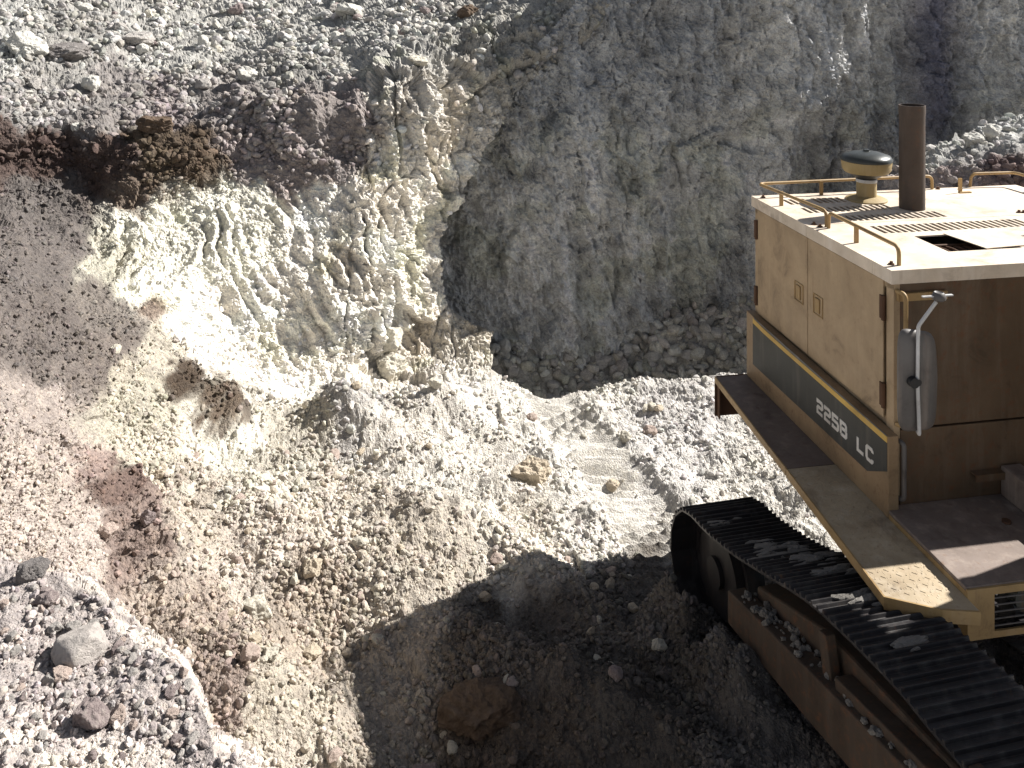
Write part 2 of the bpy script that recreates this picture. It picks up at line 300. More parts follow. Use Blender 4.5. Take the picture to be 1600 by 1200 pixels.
strk = sstep(.25, .6, perlin(P1[..., 0] * 2.2, P1[..., 1] * .5, P1[..., 2] * .7 + 3)) * rg['cliff']
col1 = col1 * (1 - strk[..., None] * np.array([.05, .08, .12]))
grn = sstep(.2, .5, perlin(P1[..., 0] * 1.7, P1[..., 1] * 1.7, P1[..., 2] * 1.1 + 13)) * np.clip(rg['cliff'] + rg['bank'], 0, 1)
col1 = np.clip(col1 * (1 - grn[..., None] * np.array([.07, .05, .12])), .02, .8)
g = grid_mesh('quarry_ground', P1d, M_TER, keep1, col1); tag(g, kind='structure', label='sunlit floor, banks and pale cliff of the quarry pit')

# --- S2: the tall back wall in shade, and the rubble at its foot
def wallY(X, z): return 15.6 + .2 * (X + 1.2) + .05 * (z + 1.5)
WX, WZ = np.meshgrid(np.arange(-1.9, 17.5, .031), np.arange(6.3, -3.2, -.031)); WX = WX.astype(np.float32); WZ = WZ.astype(np.float32)
P2 = np.stack([WX, wallY(WX, WZ) + 3. * sstep(5.2, 5.9, WZ + .3 * perlin(WX * .7, WX * 0, WX * 0)), WZ], -1)
n2 = np.array([.19, -.98, .05], np.float32)
x, y, z = WX, P2[..., 1], WZ
d = .30 * fbm(x * .45, y * .45, z * .35, 3) + .10 * ridged(x * 1.25 + .1 * z, y, z * .35, 3) + .045 * ridged(x * 3.6, y, z * 1.6, 4, .6)
a1, a2, av = worley(x * 1.5 + .4 * perlin(x, y, z), y, z * .8); e1, e2, ev = worley(x * 4.5 + .3 * perlin(x * 3, y, z * 3), y * 4, z * 3.2)
wx, wz = x + .2 * perlin(x * 1.3, y, z * 1.3), z + .2 * perlin(x * 1.3 + 9, y, z * 1.3)
d = d + .13 * facets(wx * 1.1, y, wz * .5, .9) + .06 * facets(wx * 3.4, y * 3, wz * 1.7, 1.2) + .042 * facets(wx * 8, y * 8, wz * 4.5, 1.5) + .02 * facets(wx * 17, y * 17, wz * 13, 1.5) + .02 * fbm(x * 8, y * 8, z * 5, 4, .7) + .05 * perlin(x * 2.8 + .3 * z, y, z * .25) - .05 * np.clip(1 - (a2 - a1) / .05, 0, 1)
flute = np.sin(x * 7.5 + 1.2 * perlin(x * .8, y, z * .5)) * .05 * sstep(2.0, 3.2, x)
d = d + flute + .035 * ridged(x * 6, y, z * 3.2, 4, .6) + .02 * np.abs(perlin(x * 14, y * 14, z * 9))
d = d + .35 * sstep(1.6, 2.6, z) * sstep(2.6, 3.4, x + .4 * perlin(z, z * 0, z * 0)) * (1 - sstep(6.8, 7.6, x))
P2 = P2 + n2 * d[..., None]
cw = np.zeros(WX.shape + (3,)); t1 = fbm(x * .7, y * .7, z * .35 + 5, 4, .6); t2 = fbm(x * 2.6, y, z * .22, 3); t3 = fbm(x * 2.5, y, z * 2.5, 3, .6)
cw[:] = (.56, .565, .555)
cw = cw * (1 + .34 * t1 + .30 * t2 + .30 * t3)[..., None]
ol = sstep(.05, .5, fbm(x * .9 + 3, y, z * .9, 3)) * (1 - sstep(1.2, 3.5, z)); cw = cw * (1 - ol[..., None] * np.array([.06, .05, .12]))
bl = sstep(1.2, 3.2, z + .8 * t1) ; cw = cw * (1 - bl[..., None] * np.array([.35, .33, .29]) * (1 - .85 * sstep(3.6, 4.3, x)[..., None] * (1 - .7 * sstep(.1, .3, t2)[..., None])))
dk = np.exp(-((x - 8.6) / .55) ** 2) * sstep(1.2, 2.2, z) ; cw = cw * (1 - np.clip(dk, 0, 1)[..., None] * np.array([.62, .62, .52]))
cw = np.clip(cw, .03, .7)
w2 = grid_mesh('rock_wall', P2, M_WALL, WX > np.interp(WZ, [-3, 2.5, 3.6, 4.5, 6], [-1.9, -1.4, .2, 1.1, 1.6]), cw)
tag(w2, 'tall steep grey rock face in shade behind the excavator', 'rock face', kind='structure')
RX, RT = np.meshgrid(np.arange(-2.5, 11, .035), np.arange(-.4, 2.6, .035)); RX = RX.astype(np.float32); RT = RT.astype(np.float32)
zb = np.interp(RX, [-2.5, -.8, -.3, 1.2, 2.2, 3.2, 4.2, 5, 7, 11], [-1.5, -1.6, -1.75, -1.9, -1.85, -1.5, -1.15, -.6, .5, 1.0])
rz = zb - .62 * RT - .12 * RT ** 2
P3 = np.stack([RX, wallY(RX, rz) - RT, rz], -1)
f1, f2, vv = worley(P3[..., 0] * 4, P3[..., 1] * 4, P3[..., 2] * 4); g1, g2, v2 = worley(P3[..., 0] * 9, P3[..., 1] * 9, P3[..., 2] * 9)
P3[..., 2] += .16 * fbm(RX * 1.2, RT * 1.2, RX * 0, 3) + .13 * vv * np.clip(1 - f1 * 1.2, 0, 1) ** .7 + .06 * v2 * np.clip(1 - g1 * 1.2, 0, 1)
c3 = np.zeros(RX.shape + (3,)); c3[:] = (.33, .315, .28); c3 *= (1 + .35 * (vv - .5) + .2 * fbm(RX * 1.5, RT * 1.5, RX * 0, 2))[..., None]
tag(grid_mesh('rubble_slope', P3, M_TER, None, c3), kind='structure', label='shaded rubble slope at the foot of the back wall')

# --- S3: gravel shelf in the near left corner
ex = [-640, -100, 0, 60, 150, 185, 240, 285, 310, 325, 336, 400, 440, 520, 640]
ey = [770, 850, 868, 884, 905, 950, 985, 1020, 1060, 1100, 1150, 1180, 1210, 1290, 1420]
SX, SY = np.meshgrid(np.arange(-620, 640, 1.7), np.arange(730, 1420, 1.7)); SX = SX.astype(np.float32); SY = SY.astype(np.float32)
edge = np.interp(SX, ex, ey) + 6 * perlin(SX / 30., SY / 30., SX * 0) + 3 * perlin(SX / 10., SY / 10., SX * 0)
dd = SY - edge
rim = np.interp(SX, [-300, 60, 150, 200, 300, 330, 400, 500], [18, 18, 26, 34, 34, 30, 30, 30])
z3 = 1.80 - .42 * np.clip(1 - dd / rim, 0, 1) ** 1.5 + .10 * np.clip((150 - SX) / 400., 0, 1)
Y3 = FOC * (ZC - z3) / (SY - HOR)
P4 = unproj(SX, SY, Y3).astype(np.float32)
out = dd < 0
P4 = np.where(out[..., None], np.stack([P4[..., 0], P4[..., 1], z3 + dd * .05], -1), P4)   # outside the lip the bank goes straight down
n4 = normals(P4); x, y, z = P4[..., 0], P4[..., 1], P4[..., 2]
f1, f2, vv = worley(x * 16, y * 16, z * 16)
d = .035 * fbm(x * 2.2, y * 2.2, z, 4, .6) + .016 * vv * np.clip(1 - f1 * 1.2, 0, 1) + .006 * fbm(x * 30, y * 30, z * 30, 2)
P4 = P4 + np.array([0, 0, 1.]) * d[..., None]
c4 = np.zeros(SX.shape + (3,)); c4[:] = (.33, .298, .283); t = fbm(x * 1.6, y * 1.6, z, 4, .6); c4 *= (1 + .25 * t)[..., None]
pale = np.clip(sstep(1.25, .75, dd / rim) * (SX > 100) + sstep(-.1, .5, t) * sstep(1120, 1170, SY) * .8 * (SX < 330), 0, 1) * (.8 + .3 * t)  # rim strip lightened as if sunlit; lower whitish patches are its own colour
pale = np.clip(pale, 0, 1)[..., None]; pale = pale * sstep(-.5, .25, fbm(x * 5, y * 5, z * 5 + 3, 3))[..., None]; c4 = c4 * (1 - pale) + np.array([.60, .55, .49]) * pale
tag(grid_mesh('gravel_shelf', P4, M_SHELF, dd > -45, c4), kind='structure', label='grey gravel shelf in the near left corner')

# --- S4: rubble ledge behind the machine on the right
tx = [1330, 1360, 1400, 1440, 1470, 1500, 1530, 1560, 1600, 1700, 1950]; ty_ = [300, 275, 266, 240, 224, 219, 206, 190, 181, 168, 150]
LX, LY = np.meshgrid(np.arange(1335, 1940, 1.7), np.arange(140, 460, 1.7)); LX = LX.astype(np.float32); LY = LY.astype(np.float32)
top = np.interp(LX, tx, ty_) + 3 * perlin(LX / 12., LX * 0, LX * 0) + 4 * perlin(LX / 31., LX * 0, LX * 0)
DL = [(1350,300,12.6),(1400,270,12.8),(1440,245,12.9),(1500,222,13.2),(1600,184,13.6),(1900,155,14),(1420,300,12.2),(1500,250,12.1),(1600,250,11.7),(1900,240,11.5),
      (1500,285,11.9),(1600,290,11.6),(1900,290,11.4),(1400,400,11.6),(1600,400,11.0),(1900,400,10.8),(1450,270,12.2)]
YL = 1.2 / tps([(a, b) for a, b, c in DL], np.array([1 / c for a, b, c in DL]), LX, LY)
P5 = unproj(LX, LY, YL).astype(np.float32)
x, y, z = P5[..., 0], P5[..., 1], P5[..., 2]; f1, f2, vv = worley(x * 4, y * 4, z * 4); g1, g2, v2 = worley(x * 9, y * 9, z * 9)
d = .10 * fbm(x * 1.5, y * 1.5, z * 1.5, 3) + .14 * vv * np.clip(1 - f1 * 1.2, 0, 1) ** .7 + .05 * v2 * np.clip(1 - g1 * 1.2, 0, 1)
P5 = P5 + normals(P5) * d[..., None]
hid = LY < top; k5 = np.clip(((top - 140) / 1.7).astype(int) + 1, 0, LY.shape[0] - 1)[0]; cre = P5[k5, np.arange(P5.shape[1])]
td = (top - LY) * .03; P5 = np.where(hid[..., None], cre[None] + np.stack([td * 0, td * .5, -td], -1), P5)
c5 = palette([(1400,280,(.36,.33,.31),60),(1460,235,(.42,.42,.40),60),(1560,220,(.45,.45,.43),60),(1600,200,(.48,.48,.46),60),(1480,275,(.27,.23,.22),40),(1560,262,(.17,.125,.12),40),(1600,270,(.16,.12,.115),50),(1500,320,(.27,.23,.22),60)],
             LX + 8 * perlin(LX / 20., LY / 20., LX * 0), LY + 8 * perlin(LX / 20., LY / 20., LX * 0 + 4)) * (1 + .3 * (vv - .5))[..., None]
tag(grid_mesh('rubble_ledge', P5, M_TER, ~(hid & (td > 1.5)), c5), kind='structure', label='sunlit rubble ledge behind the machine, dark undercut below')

# --- ground far around, out of the picture
def plain_obj(name, verts, faces, mat):
    me = bpy.data.meshes.new(name); me.from_pydata(verts, [], faces); me.update(); o = bpy.data.objects.new(name, me); COL.objects.link(o); me.materials.append(mat); return o
mg, ntg, bg = newmat('far_ground'); nn = N(ntg, 'ShaderNodeTexNoise', Scale=.8, Detail=8.)
ntg.links.new(ramp(ntg, nn.outputs[0], [(.3, (.3, .28, .26)), (.7, (.5, .47, .42))]), bg.inputs['Base Color']); bg.inputs['Roughness'].default_value = 1
tag(plain_obj('ground', [(-800, -800, -3.4), (800, -800, -3.4), (800, 800, -3.4), (-800, 800, -3.4)], [(0, 1, 2, 3)], mg), kind='structure')

# ------------------------------------------------------------------ stones
def ico(sub):
    bm = bmesh.new(); bmesh.ops.create_icosphere(bm, subdivisions=sub, radius=1)
    V = np.array([v.co[:] for v in bm.verts]); F = [[v.index for v in f.verts] for f in bm.faces]; bm.free(); return V, F
def rock_mesh(name, seed, sub=2, mat=None, sq=(1, .8, .62), planes=13, rough=.05, smooth=False):
    V, F = ico(sub); r = np.random.RandomState(seed)
    n = r.normal(size=(planes, 3)); n /= np.linalg.norm(n, axis=1)[:, None]; h = r.uniform(.62, .98, planes)
    D = V / np.linalg.norm(V, axis=1)[:, None]; dn = D @ n.T
    rad = np.min(np.where(dn > .05, h / np.maximum(dn, .05), 9), axis=1); rad = np.minimum(rad, 1.15)
    o = seed * 3.1; rad = rad * (1 + rough * fbm(D[:, 0] * 2.3 + o, D[:, 1] * 2.3, D[:, 2] * 2.3, 4, .6))
    V = D * rad[:, None] * np.array(sq)
    me = bpy.data.meshes.new(name); me.from_pydata(V.tolist(), [], F)
    if smooth: me.polygons.foreach_set('use_smooth', np.ones(len(F), bool))
    me.update(); me.materials.append(mat); return me
protos = bpy.data.collections.new('stone_kinds')
for i in range(9):
    r = np.random.RandomState(i + 40)
    o = bpy.data.objects.new('stone_kind', rock_mesh('stone', i + 3, 2, M_GRAV, (1, r.uniform(.6, .95), r.uniform(.45, .8)), 7, .08)); protos.objects.link(o)
def scatter_tree(name):
    ng = bpy.data.node_groups.new(name, 'GeometryNodeTree')
    ng.interface.new_socket('Geometry', in_out='INPUT', socket_type='NodeSocketGeometry'); ng.interface.new_socket('Geometry', in_out='OUTPUT', socket_type='NodeSocketGeometry')
    L = ng.links.new; gi = ng.nodes.new('NodeGroupInput'); go = ng.nodes.new('NodeGroupOutput')
    ci = ng.nodes.new('GeometryNodeCollectionInfo'); ci.inputs[0].default_value = protos; ci.inputs[1].default_value = True; ci.inputs[2].default_value = True
    ip = ng.nodes.new('GeometryNodeInstanceOnPoints'); ip.inputs['Pick Instance'].default_value = True
    def named(nm, dt): n = ng.nodes.new('GeometryNodeInputNamedAttribute'); n.data_type = dt; n.inputs[0].default_value = nm; return n.outputs[0]
    L(gi.outputs[0], ip.inputs['Points']); L(ci.outputs[0], ip.inputs['Instance'])
    L(named('kindn', 'INT'), ip.inputs['Instance Index']); L(named('rotv', 'FLOAT_VECTOR'), ip.inputs['Rotation']); L(named('scl', 'FLOAT'), ip.inputs['Scale'])
    L(ip.outputs[0], go.inputs[0]); return ng
NG = scatter_tree('scatter_stones')
def scatter(name, P, Cc, rad, label):
    n = len(P); me = bpy.data.meshes.new(name); me.vertices.add(n); me.vertices.foreach_set('co', P.astype(np.float32).ravel())
    a = me.attributes.new('kindn', 'INT', 'POINT'); a.data.foreach_set('value', RS.randint(0, 9, n).astype(np.int32))
    a = me.attributes.new('rotv', 'FLOAT_VECTOR', 'POINT'); a.data.foreach_set('vector', (RS.rand(n, 3) * [.9, .9, 6.28]).astype(np.float32).ravel())
    a = me.attributes.new('scl', 'FLOAT', 'POINT'); a.data.foreach_set('value', rad.astype(np.float32))
    a = me.attributes.new('col', 'FLOAT_COLOR', 'POINT'); c = np.ones((n, 4), np.float32); c[:, :3] = Cc; a.data.foreach_set('color', c.ravel())
    o = bpy.data.objects.new(name, me); COL.objects.link(o); mo = o.modifiers.new('scatter', 'NODES'); mo.node_group = NG
    tag(o, label, kind='stuff'); return o
def pick(prob, n):
    p = prob.ravel().astype(float); p = np.cumsum(p); p /= p[-1]; return np.searchsorted(p, RS.rand(n))
def stones(name, P, C3, prob, n, lo, hi, pw, label, up=.25, big=1., bleach=1.12):
    i = pick(prob, n); Q = P.reshape(-1, 3)[i].copy(); cc = C3.reshape(-1, 3)[i]
    px = lo + (hi - lo) * RS.rand(n) ** pw                      # apparent size in photo pixels -> metres
    r = px * .5 * Q[:, 1] / FOC * big
    Q[:, 2] += r * up; Q[:, :2] += RS.uniform(-.02, .02, (n, 2))
    cc = np.clip(cc * RS.uniform(.76, 1.2, (n, 1)) * bleach * (1 + RS.uniform(-.04, .04, (n, 3)) * np.array([1, .4, 1.3])), .03, .78)
    return scatter(name, Q, cc, r, label)
inside = keep1 & ~HID
clump = sstep(-.35, .45, fbm(P1[..., 0] * 1.1, P1[..., 1] * 1.1, P1[..., 2] * 1.1 + 31, 3))
s_ = (P1[..., 0] - T0[0]) * TV[0] + (P1[..., 1] - T0[1]) * TV[1]; lanew = ((s_ > -.05) & (s_ < .8) & (PY > 600) & (PY < 880))
vis = inside * (PX > -150) * (PX < 1750) * (PY > -60) * (PY < 1320)
pr = vis * (rg['floor'] * (.2 + 1.1 * clump ** 2) * (1 - .9 * lanew)); pr = pr * (.3 + sstep(560, 950, PY + .35 * (800 - PX)))
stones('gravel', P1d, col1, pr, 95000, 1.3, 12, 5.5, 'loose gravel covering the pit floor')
pr = vis * rg['floor'] * sstep(640, 900, PY + .4 * (600 - PX)) * (PX > 180) * (PX < 1120) * (.1 + clump ** 2) * (1 - .9 * lanew)
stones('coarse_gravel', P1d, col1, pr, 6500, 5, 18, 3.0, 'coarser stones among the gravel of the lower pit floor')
pr = vis * (1 - rg['floor']) * np.clip(1 - .93 * rg['cliff'] - .85 * rg['bank'], .03, 1) * (PY > 240) * (.2 + clump)
stones('talus_gravel', P1d, col1, pr, 30000, 1.3, 10, 5., 'fine gravel on the left talus slope and banks')
pr = vis * np.clip(1 - .9 * rg['cliff'], 0, 1) * (PY <= 260) * (PX < 960) * (.06 + clump ** 2)
stones('upper_gravel', P1d, np.clip(col1 * 1.1, 0, .7), pr, 20000, 1.5, 18, 5.5, 'grey rubble on the upper slope')
pr = (RT > -.1) * 1.; stones('foot_gravel', P3, c3, pr, 9000, 3.5, 26, 3.5, 'rubble at the foot of the shaded wall')
pr = (~hid) * 1.; stones('ledge_gravel', P5, c5, pr, 3500, 3, 18, 3., 'rubble on the ledge behind the machine')
pr = (dd > 0) * (SX < 480) * (.2 + sstep(-.4, .5, fbm(SX / 40., SY / 40., SX * 0, 2))); stones('shelf_gravel', P4, c4, pr, 22000, 1.6, 17, 5.5, 'grey gravel scattered on the near shelf')
# --- single boulders, each its own object
def surf(px, py, which='ground'):
    if which == 'shelf': i = int(round((py - 730) / 1.7)); j = int(round((px + 620) / 1.7)); return P4[i, j]
    if which == 'ledge': i = int(round((py - 140) / 1.7)); j = int(round((px - 1335) / 1.7)); return P5[i, j]
    i = int(round((py + 130) / 2.05)); j = int(round((px + 550) / 2.2)); return P1d[i, j]
SM = dict(pale=stone_mat('pale_stone', (.72, .67, .56), (.74, .7, .6)), tan=stone_mat('tan_stone', (.66, .56, .43), (.7, .62, .5)), brown=stone_mat('brown_stone', (.15, .108, .078), (.24, .19, .15)), pink=stone_mat('pink_stone', (.56, .45, .39)),
          grey=stone_mat('grey_stone', (.46, .43, .40)), dark=stone_mat('dark_stone', (.24, .22, .21), (.35, .33, .3)), purple=stone_mat('purple_stone', (.33, .27, .26)), smooth=stone_mat('smooth_stone', (.56, .51, .47), (.6, .56, .5)), white=stone_mat('white_stone', (.70, .68, .62)))
B = [  # px, py(base), width px, height/width, colour, surface, label
 (832,762,56,.8,'tan','ground','cream boulder with a rusty top standing beside the old track prints'),
 (960,760,20,.8,'tan','ground','small lone cream stone lying inside the old track prints'),
 (396,975,44,.95,'pale','ground','pale rounded boulder, largest on the brown gravel left of the shadow'),
 (376,1058,29,.8,'pink','ground','pinkish round stone just beyond the edge of the near shelf'),
 (412,1056,24,.8,'pale','ground','angular pale stone right beside the pinkish round stone'),
 (125,1022,74,.62,'smooth','shelf','smooth wide grey boulder, largest on the near gravel shelf'),
 (48,910,40,.7,'dark','shelf','dark grey rounded boulder at the far edge of the near shelf'),
 (136,1142,50,.8,'purple','shelf','pointed purple-grey boulder at the bottom of the near shelf'),
 (184,1132,26,.9,'pink','shelf','small upright pinkish stone right of the pointed purple-grey boulder'),
 (92,1058,28,.6,'pink','shelf','flat pinkish stone below the smooth wide grey boulder'),
 (752,1095,104,.66,'brown','ground','large rough brown boulder lying in the machine shadow'),
 (156,852,28,.9,'pink','ground','pink block at the foot of the reddish bank'),
 (290,778,30,.6,'pale','ground','low cream stone on the pale gravel left of the pit floor'),
 (217,850,26,.9,'purple','ground','reddish brown stone right of the pink block'),
 (730,28,30,.7,'brown','ground','dark brown stone on the grey slope above the cliff'),
 (36,92,52,.8,'white','ground','pale grey boulder on the upper left slope'),
 (100,96,66,.42,'dark','ground','long dark slab on the upper left slope'),
 (215,70,46,.55,'grey','ground','grey slab poking out of the upper rubble slope'),
 (243,212,46,.6,'brown','ground','brown slab on top of the dark brown rubble patch'),
 (120,208,18,.7,'white','ground','small white stone on the purple-grey scarp'),
 (142,142,28,.9,'white','ground','white block on the purple-grey upper slope'),
 (652,98,34,.6,'pale','ground','pale stone at the brim of the white cliff'),
 (545,25,40,.6,'white','ground','pale block high on the grey rubble slope'),
 (386,125,34,.7,'white','ground','pale tilted block above the purple bench'),
 (690,818,20,.7,'white','ground','little white block on gravel left of the machine shadow'),
 (483,918,30,.9,'tan','ground','tan upright stone right above the largest pale rounded boulder'),
 (498,990,26,.7,'tan','ground','tan stone on the gravel close to the shadow edge'),
 (180,548,18,.7,'pale','ground','small pale stone on the dark talus slope'),
 (605,545,44,.8,'pale','ground','rounded pale block bulging out at the foot of the cliff'),
 (612,580,54,.8,'pale','ground','big pale block at the foot of the white cliff'),
 (1030,1040,22,.8,'pale','ground','pale stone in the shade left of the track'),
 (960,1112,20,.8,'purple','ground','dull stone in the shade near the bottom edge'),
 (668,1135,34,.6,'purple','ground','brownish stone left of the large rough brown boulder'),
 (1523,236,28,.9,'white','ledge','pale round boulder on top of the ledge behind the exhaust pipe'),
 (1552,222,20,.9,'white','ledge','pale angular boulder on the ledge above the pale round one'),
 (70,945,30,.6,'purple','shelf','flat purple stone behind the smooth wide grey boulder')]
for k, (px, py, w, hw, cn, wh, lab) in enumerate(B):
    p = surf(px, py, wh); r = w * .5 * p[1] / FOC * 1.08; rr = np.random.RandomState(k + 5)
    me = rock_mesh('boulder', 100 + k, 5 if w > 50 else 4, SM[cn], (1, .9, hw), 11, dict(brown=.17, smooth=.05).get(cn, .13), smooth=cn == 'smooth')
    o = bpy.data.objects.new('boulder', me); COL.objects.link(o); o.scale = (r, r, r)
    o.location = (p[0], p[1] + r * .25, p[2] + r * hw * .62); o.rotation_euler = (rr.uniform(-.15, .15), rr.uniform(-.2, .2), rr.uniform(-.5, .5)); tag(o, lab, 'boulder')
def grouped(name, n, P, prob, lo, hi, mats, label, group, cat, places):
    i = pick(prob, n); Q = P.reshape(-1, 3)[i]
    base = [rock_mesh(name, 300 + 7 * j + len(name), 3, SM[m], (1, .85, .72), 12, .12) for j, m in enumerate(mats * 2)]
    for k in range(n):
        r = (lo + (hi - lo) * random.random() ** 2) * .5 * Q[k, 1] / FOC
        o = bpy.data.objects.new(name, base[k % len(base)]); COL.objects.link(o); o.location = Q[k] + np.array([0, 0, r * .35]); o.scale = (r, r * random.uniform(.8, 1.1), r)
        o.rotation_euler = (random.uniform(-.5, .5), random.uniform(-.5, .5), random.uniform(0, 6.28))
        hue = dict(tan='tan', pale='cream', pink='pinkish', white='whitish', grey='grey', purple='purple-grey')[mats[(k % len(base)) % len(mats)]]
        qx, qy = 800 + FOC * Q[k, 0] / Q[k, 1], HOR + FOC * (ZC - Q[k, 2]) / Q[k, 1]
        near = min(places, key=lambda t: (t[0] - qx) ** 2 + (t[1] - qy) ** 2)[2]
        size = 'larger' if r * 2 * FOC / Q[k, 1] > lo + (hi - lo) * .3 else 'small'
        tag(o, '%s %s %s %s' % (size, hue, label, near), cat, group)
okv = inside * (PX > 20) * (PX < 1120) * (PY < 1180)
grouped('stone', 110, P1d, okv * rg['floor'] * (clump > .4) * (PY > 640) * (1 - lanew) * (PX < 1050), 13, 25, ['tan', 'pale', 'pink', 'pale'], 'stone on the gravel', 'loose stones on the pit floor', 'stone',
 [(750,1080,'by the large brown boulder'),(830,760,'by the cream boulder with rusty top'),(395,960,'by the pale rounded boulder'),(540,650,'on the grey gravel mound'),(290,770,'below the brown patch'),(600,820,'on the middle of the pit floor'),(950,1000,'in the shade beside the track'),(430,1120,'below the pinkish round stone'),(200,860,'along the foot of the reddish bank'),(560,960,'along the upper edge of the shadow'),(1000,680,'on the berm beside the track prints'),(400,700,'between brown patch and mound')])
grouped('rubble_stone', 70, P1d, okv * (PY < 180) * (PX < 700) * (PY > 5) * (clump > .3), 10, 26, ['white', 'grey', 'pale', 'grey', 'purple'], 'block on the upper slope', 'rubble blocks on the upper slope', 'stone',
 [(60,50,'near the long dark slab'),(215,60,'near the grey slab'),(400,60,'above the purple bench'),(550,40,'at the top behind the cliff'),(650,90,'at the brim of the cliff'),(450,150,'on the purple bench'),(120,150,'above the dark overhang'),(300,150,'between overhang and purple bench')])
grouped('shelf_stone', 60, P4, (dd > 30) * (SX > 0) * (SX < 330) * (SY < 1190), 12, 24, ['purple', 'grey', 'grey', 'pink'], 'stone on the near shelf', 'stones on the near shelf', 'stone',
 [(125,1010,'by the smooth wide grey boulder'),(48,900,'by the dark grey boulder'),(136,1130,'by the pointed purple-grey boulder'),(290,1100,'close to the pale rim'),(230,1010,'between wide grey boulder and rim'),(30,1100,'below the wide grey boulder, far from the rim')])
grouped('wall_stone', 40, P3, (RT > .05) * (RT < 1.2) * (RX > -.3) * (RX < 3.8), 14, 30, ['grey', 'white', 'grey'], 'fallen block at the wall foot', 'fallen blocks at the wall foot', 'stone',
 [(800,570,'next to the cliff corner'),(900,570,'behind the lit ridge'),(1000,560,'halfway to the excavator'),(1120,530,'right behind the excavator walkway')])

# ------------------------------------------------------------------ excavator
def paint(name, col, rust=.35, rough=.55, dust=.35, dustcol=(.62, .52, .40), scale=1., plate=False):
    m, nt, b = newmat(name); L = nt.links.new; tc = N(nt, 'ShaderNodeTexCoord'); g = N(nt, 'ShaderNodeNewGeometry')
    n1 = N(nt, 'ShaderNodeTexNoise', Scale=1.6 * scale, Detail=7., Roughness=.65); L(g.outputs['Position'], n1.inputs['Vector'])
    mp = N(nt, 'ShaderNodeMapping'); L(g.outputs['Position'], mp.inputs[0]); mp.inputs['Scale'].default_value = (9, 9, .9)
    n2 = N(nt, 'ShaderNodeTexNoise', Scale=1., Detail=6., Roughness=.6); L(mp.outputs[0], n2.inputs['Vector'])
    n3 = N(nt, 'ShaderNodeTexNoise', Scale=16., Detail=8., Roughness=.75); L(g.outputs['Position'], n3.inputs['Vector'])
    dk = tuple(x * .72 for x in col)
    c = mixc(nt, ramp(nt, n1.outputs[0], [(.35, (0, 0, 0)), (.65, (1, 1, 1))]), dk, col)
    c = mixc(nt, ramp(nt, n2.outputs[0], [(.5, (0, 0, 0)), (.75, (dust, dust, dust))]), c, dustcol)
    c = mixc(nt, ramp(nt, n3.outputs[0], [(.60 - .1 * rust, (0, 0, 0)), (.66 + .08 * (1 - rust), (rust, rust, rust))]), c, (.13, .055, .025))
    n4 = N(nt, 'ShaderNodeTexNoise', Scale=3.2, Detail=9., Roughness=.72, Distortion=.6); L(g.outputs['Position'], n4.inputs['Vector'])
    c = mixc(nt, 1., c, ramp(nt, n4.outputs[0], [(.30, (.55, .52, .50)), (.44, (.92, .90, .88)), (.6, (1, 1, 1)), (.75, (1.10, 1.08, 1.06))]), 'MULTIPLY')
    mp3 = N(nt, 'ShaderNodeMapping'); L(g.outputs['Position'], mp3.inputs[0]); mp3.inputs['Scale'].default_value = (22, 22, 1.1)
    n5 = N(nt, 'ShaderNodeTexNoise', Scale=1., Detail=4., Roughness=.6); L(mp3.outputs[0], n5.inputs['Vector'])
    ms_ = N(nt, 'ShaderNodeMath', operation='MULTIPLY'); L(ramp(nt, n5.outputs[0], [(.60, (0, 0, 0)), (.72, (1, 1, 1))]), ms_.inputs[0]); L(ramp(nt, n1.outputs[0], [(.48, (0, 0, 0)), (.62, (.55, .55, .55))]), ms_.inputs[1])
    c = mixc(nt, ms_.outputs[0], c, (.16, .085, .04))
    L(c, b.inputs['Base Color']); b.inputs['Roughness'].default_value = rough; b.inputs['Specular IOR Level'].default_value = .35
    bp = N(nt, 'ShaderNodeBump', Strength=.15, Distance=.01); L(n3.outputs[0], bp.inputs['Height']); L(bp.outputs[0], b.inputs['Normal'])
    if plate:   # raised tread bars
        br = N(nt, 'ShaderNodeTexVoronoi', Scale=26., feature='F1'); mp2 = N(nt, 'ShaderNodeMapping'); L(tc.outputs['Object'], mp2.inputs[0]); mp2.inputs['Scale'].default_value = (1, 2.6, 1); mp2.inputs['Rotation'].default_value = (0, 0, .7)
        L(mp2.outputs[0], br.inputs['Vector']); rr = ramp(nt, br.outputs['Distance'], [(.12, (1, 1, 1)), (.25, (0, 0, 0))]); b2 = N(nt, 'ShaderNodeBump', Strength=.5, Distance=.01); L(rr, b2.inputs['Height']); L(bp.outputs[0], b2.inputs['Normal']); L(b2.outputs[0], b.inputs['Normal'])
    return m
YEL = (.46, .335, .205)
M_Y = paint('faded_yellow_paint', YEL, .32, dust=.5, dustcol=(.50, .37, .23)); M_ROOF = paint('sunlit_dusty_roof_paint', (.76, .65, .52), .12, dust=.6, dustcol=(.78, .70, .61)); M_FRONT = paint('grimy_front_paint', (.12, .078, .045), .8, dust=.4, dustcol=(.2, .15, .11))  # roof colour lightened for the glare of the sun, with dust mixed in
M_BAND = paint('dark_band_paint', (.045, .047, .046), .15, dust=.35, dustcol=(.2, .18, .15)); M_STRIPE = paint('yellow_stripe_paint', (.72, .47, .11), .1, dust=.15)
M_WHITE = paint('white_lettering', (.72, .70, .66), .1, dust=.2); M_RUST = paint('rusty_metal', (.11, .055, .03), .6, .8, dust=.2, dustcol=(.25, .17, .12))
M_BLACK = paint('black_metal', (.02, .02, .022), .2, .5, dust=.15, dustcol=(.15, .13, .11)); M_GREY = paint('grey_metal', (.13, .12, .115), .15, .5, dust=.6, dustcol=(.30, .25, .21)); M_LGREY = paint('pale_rod_paint', (.6, .6, .6), .1, .4, dust=.1)
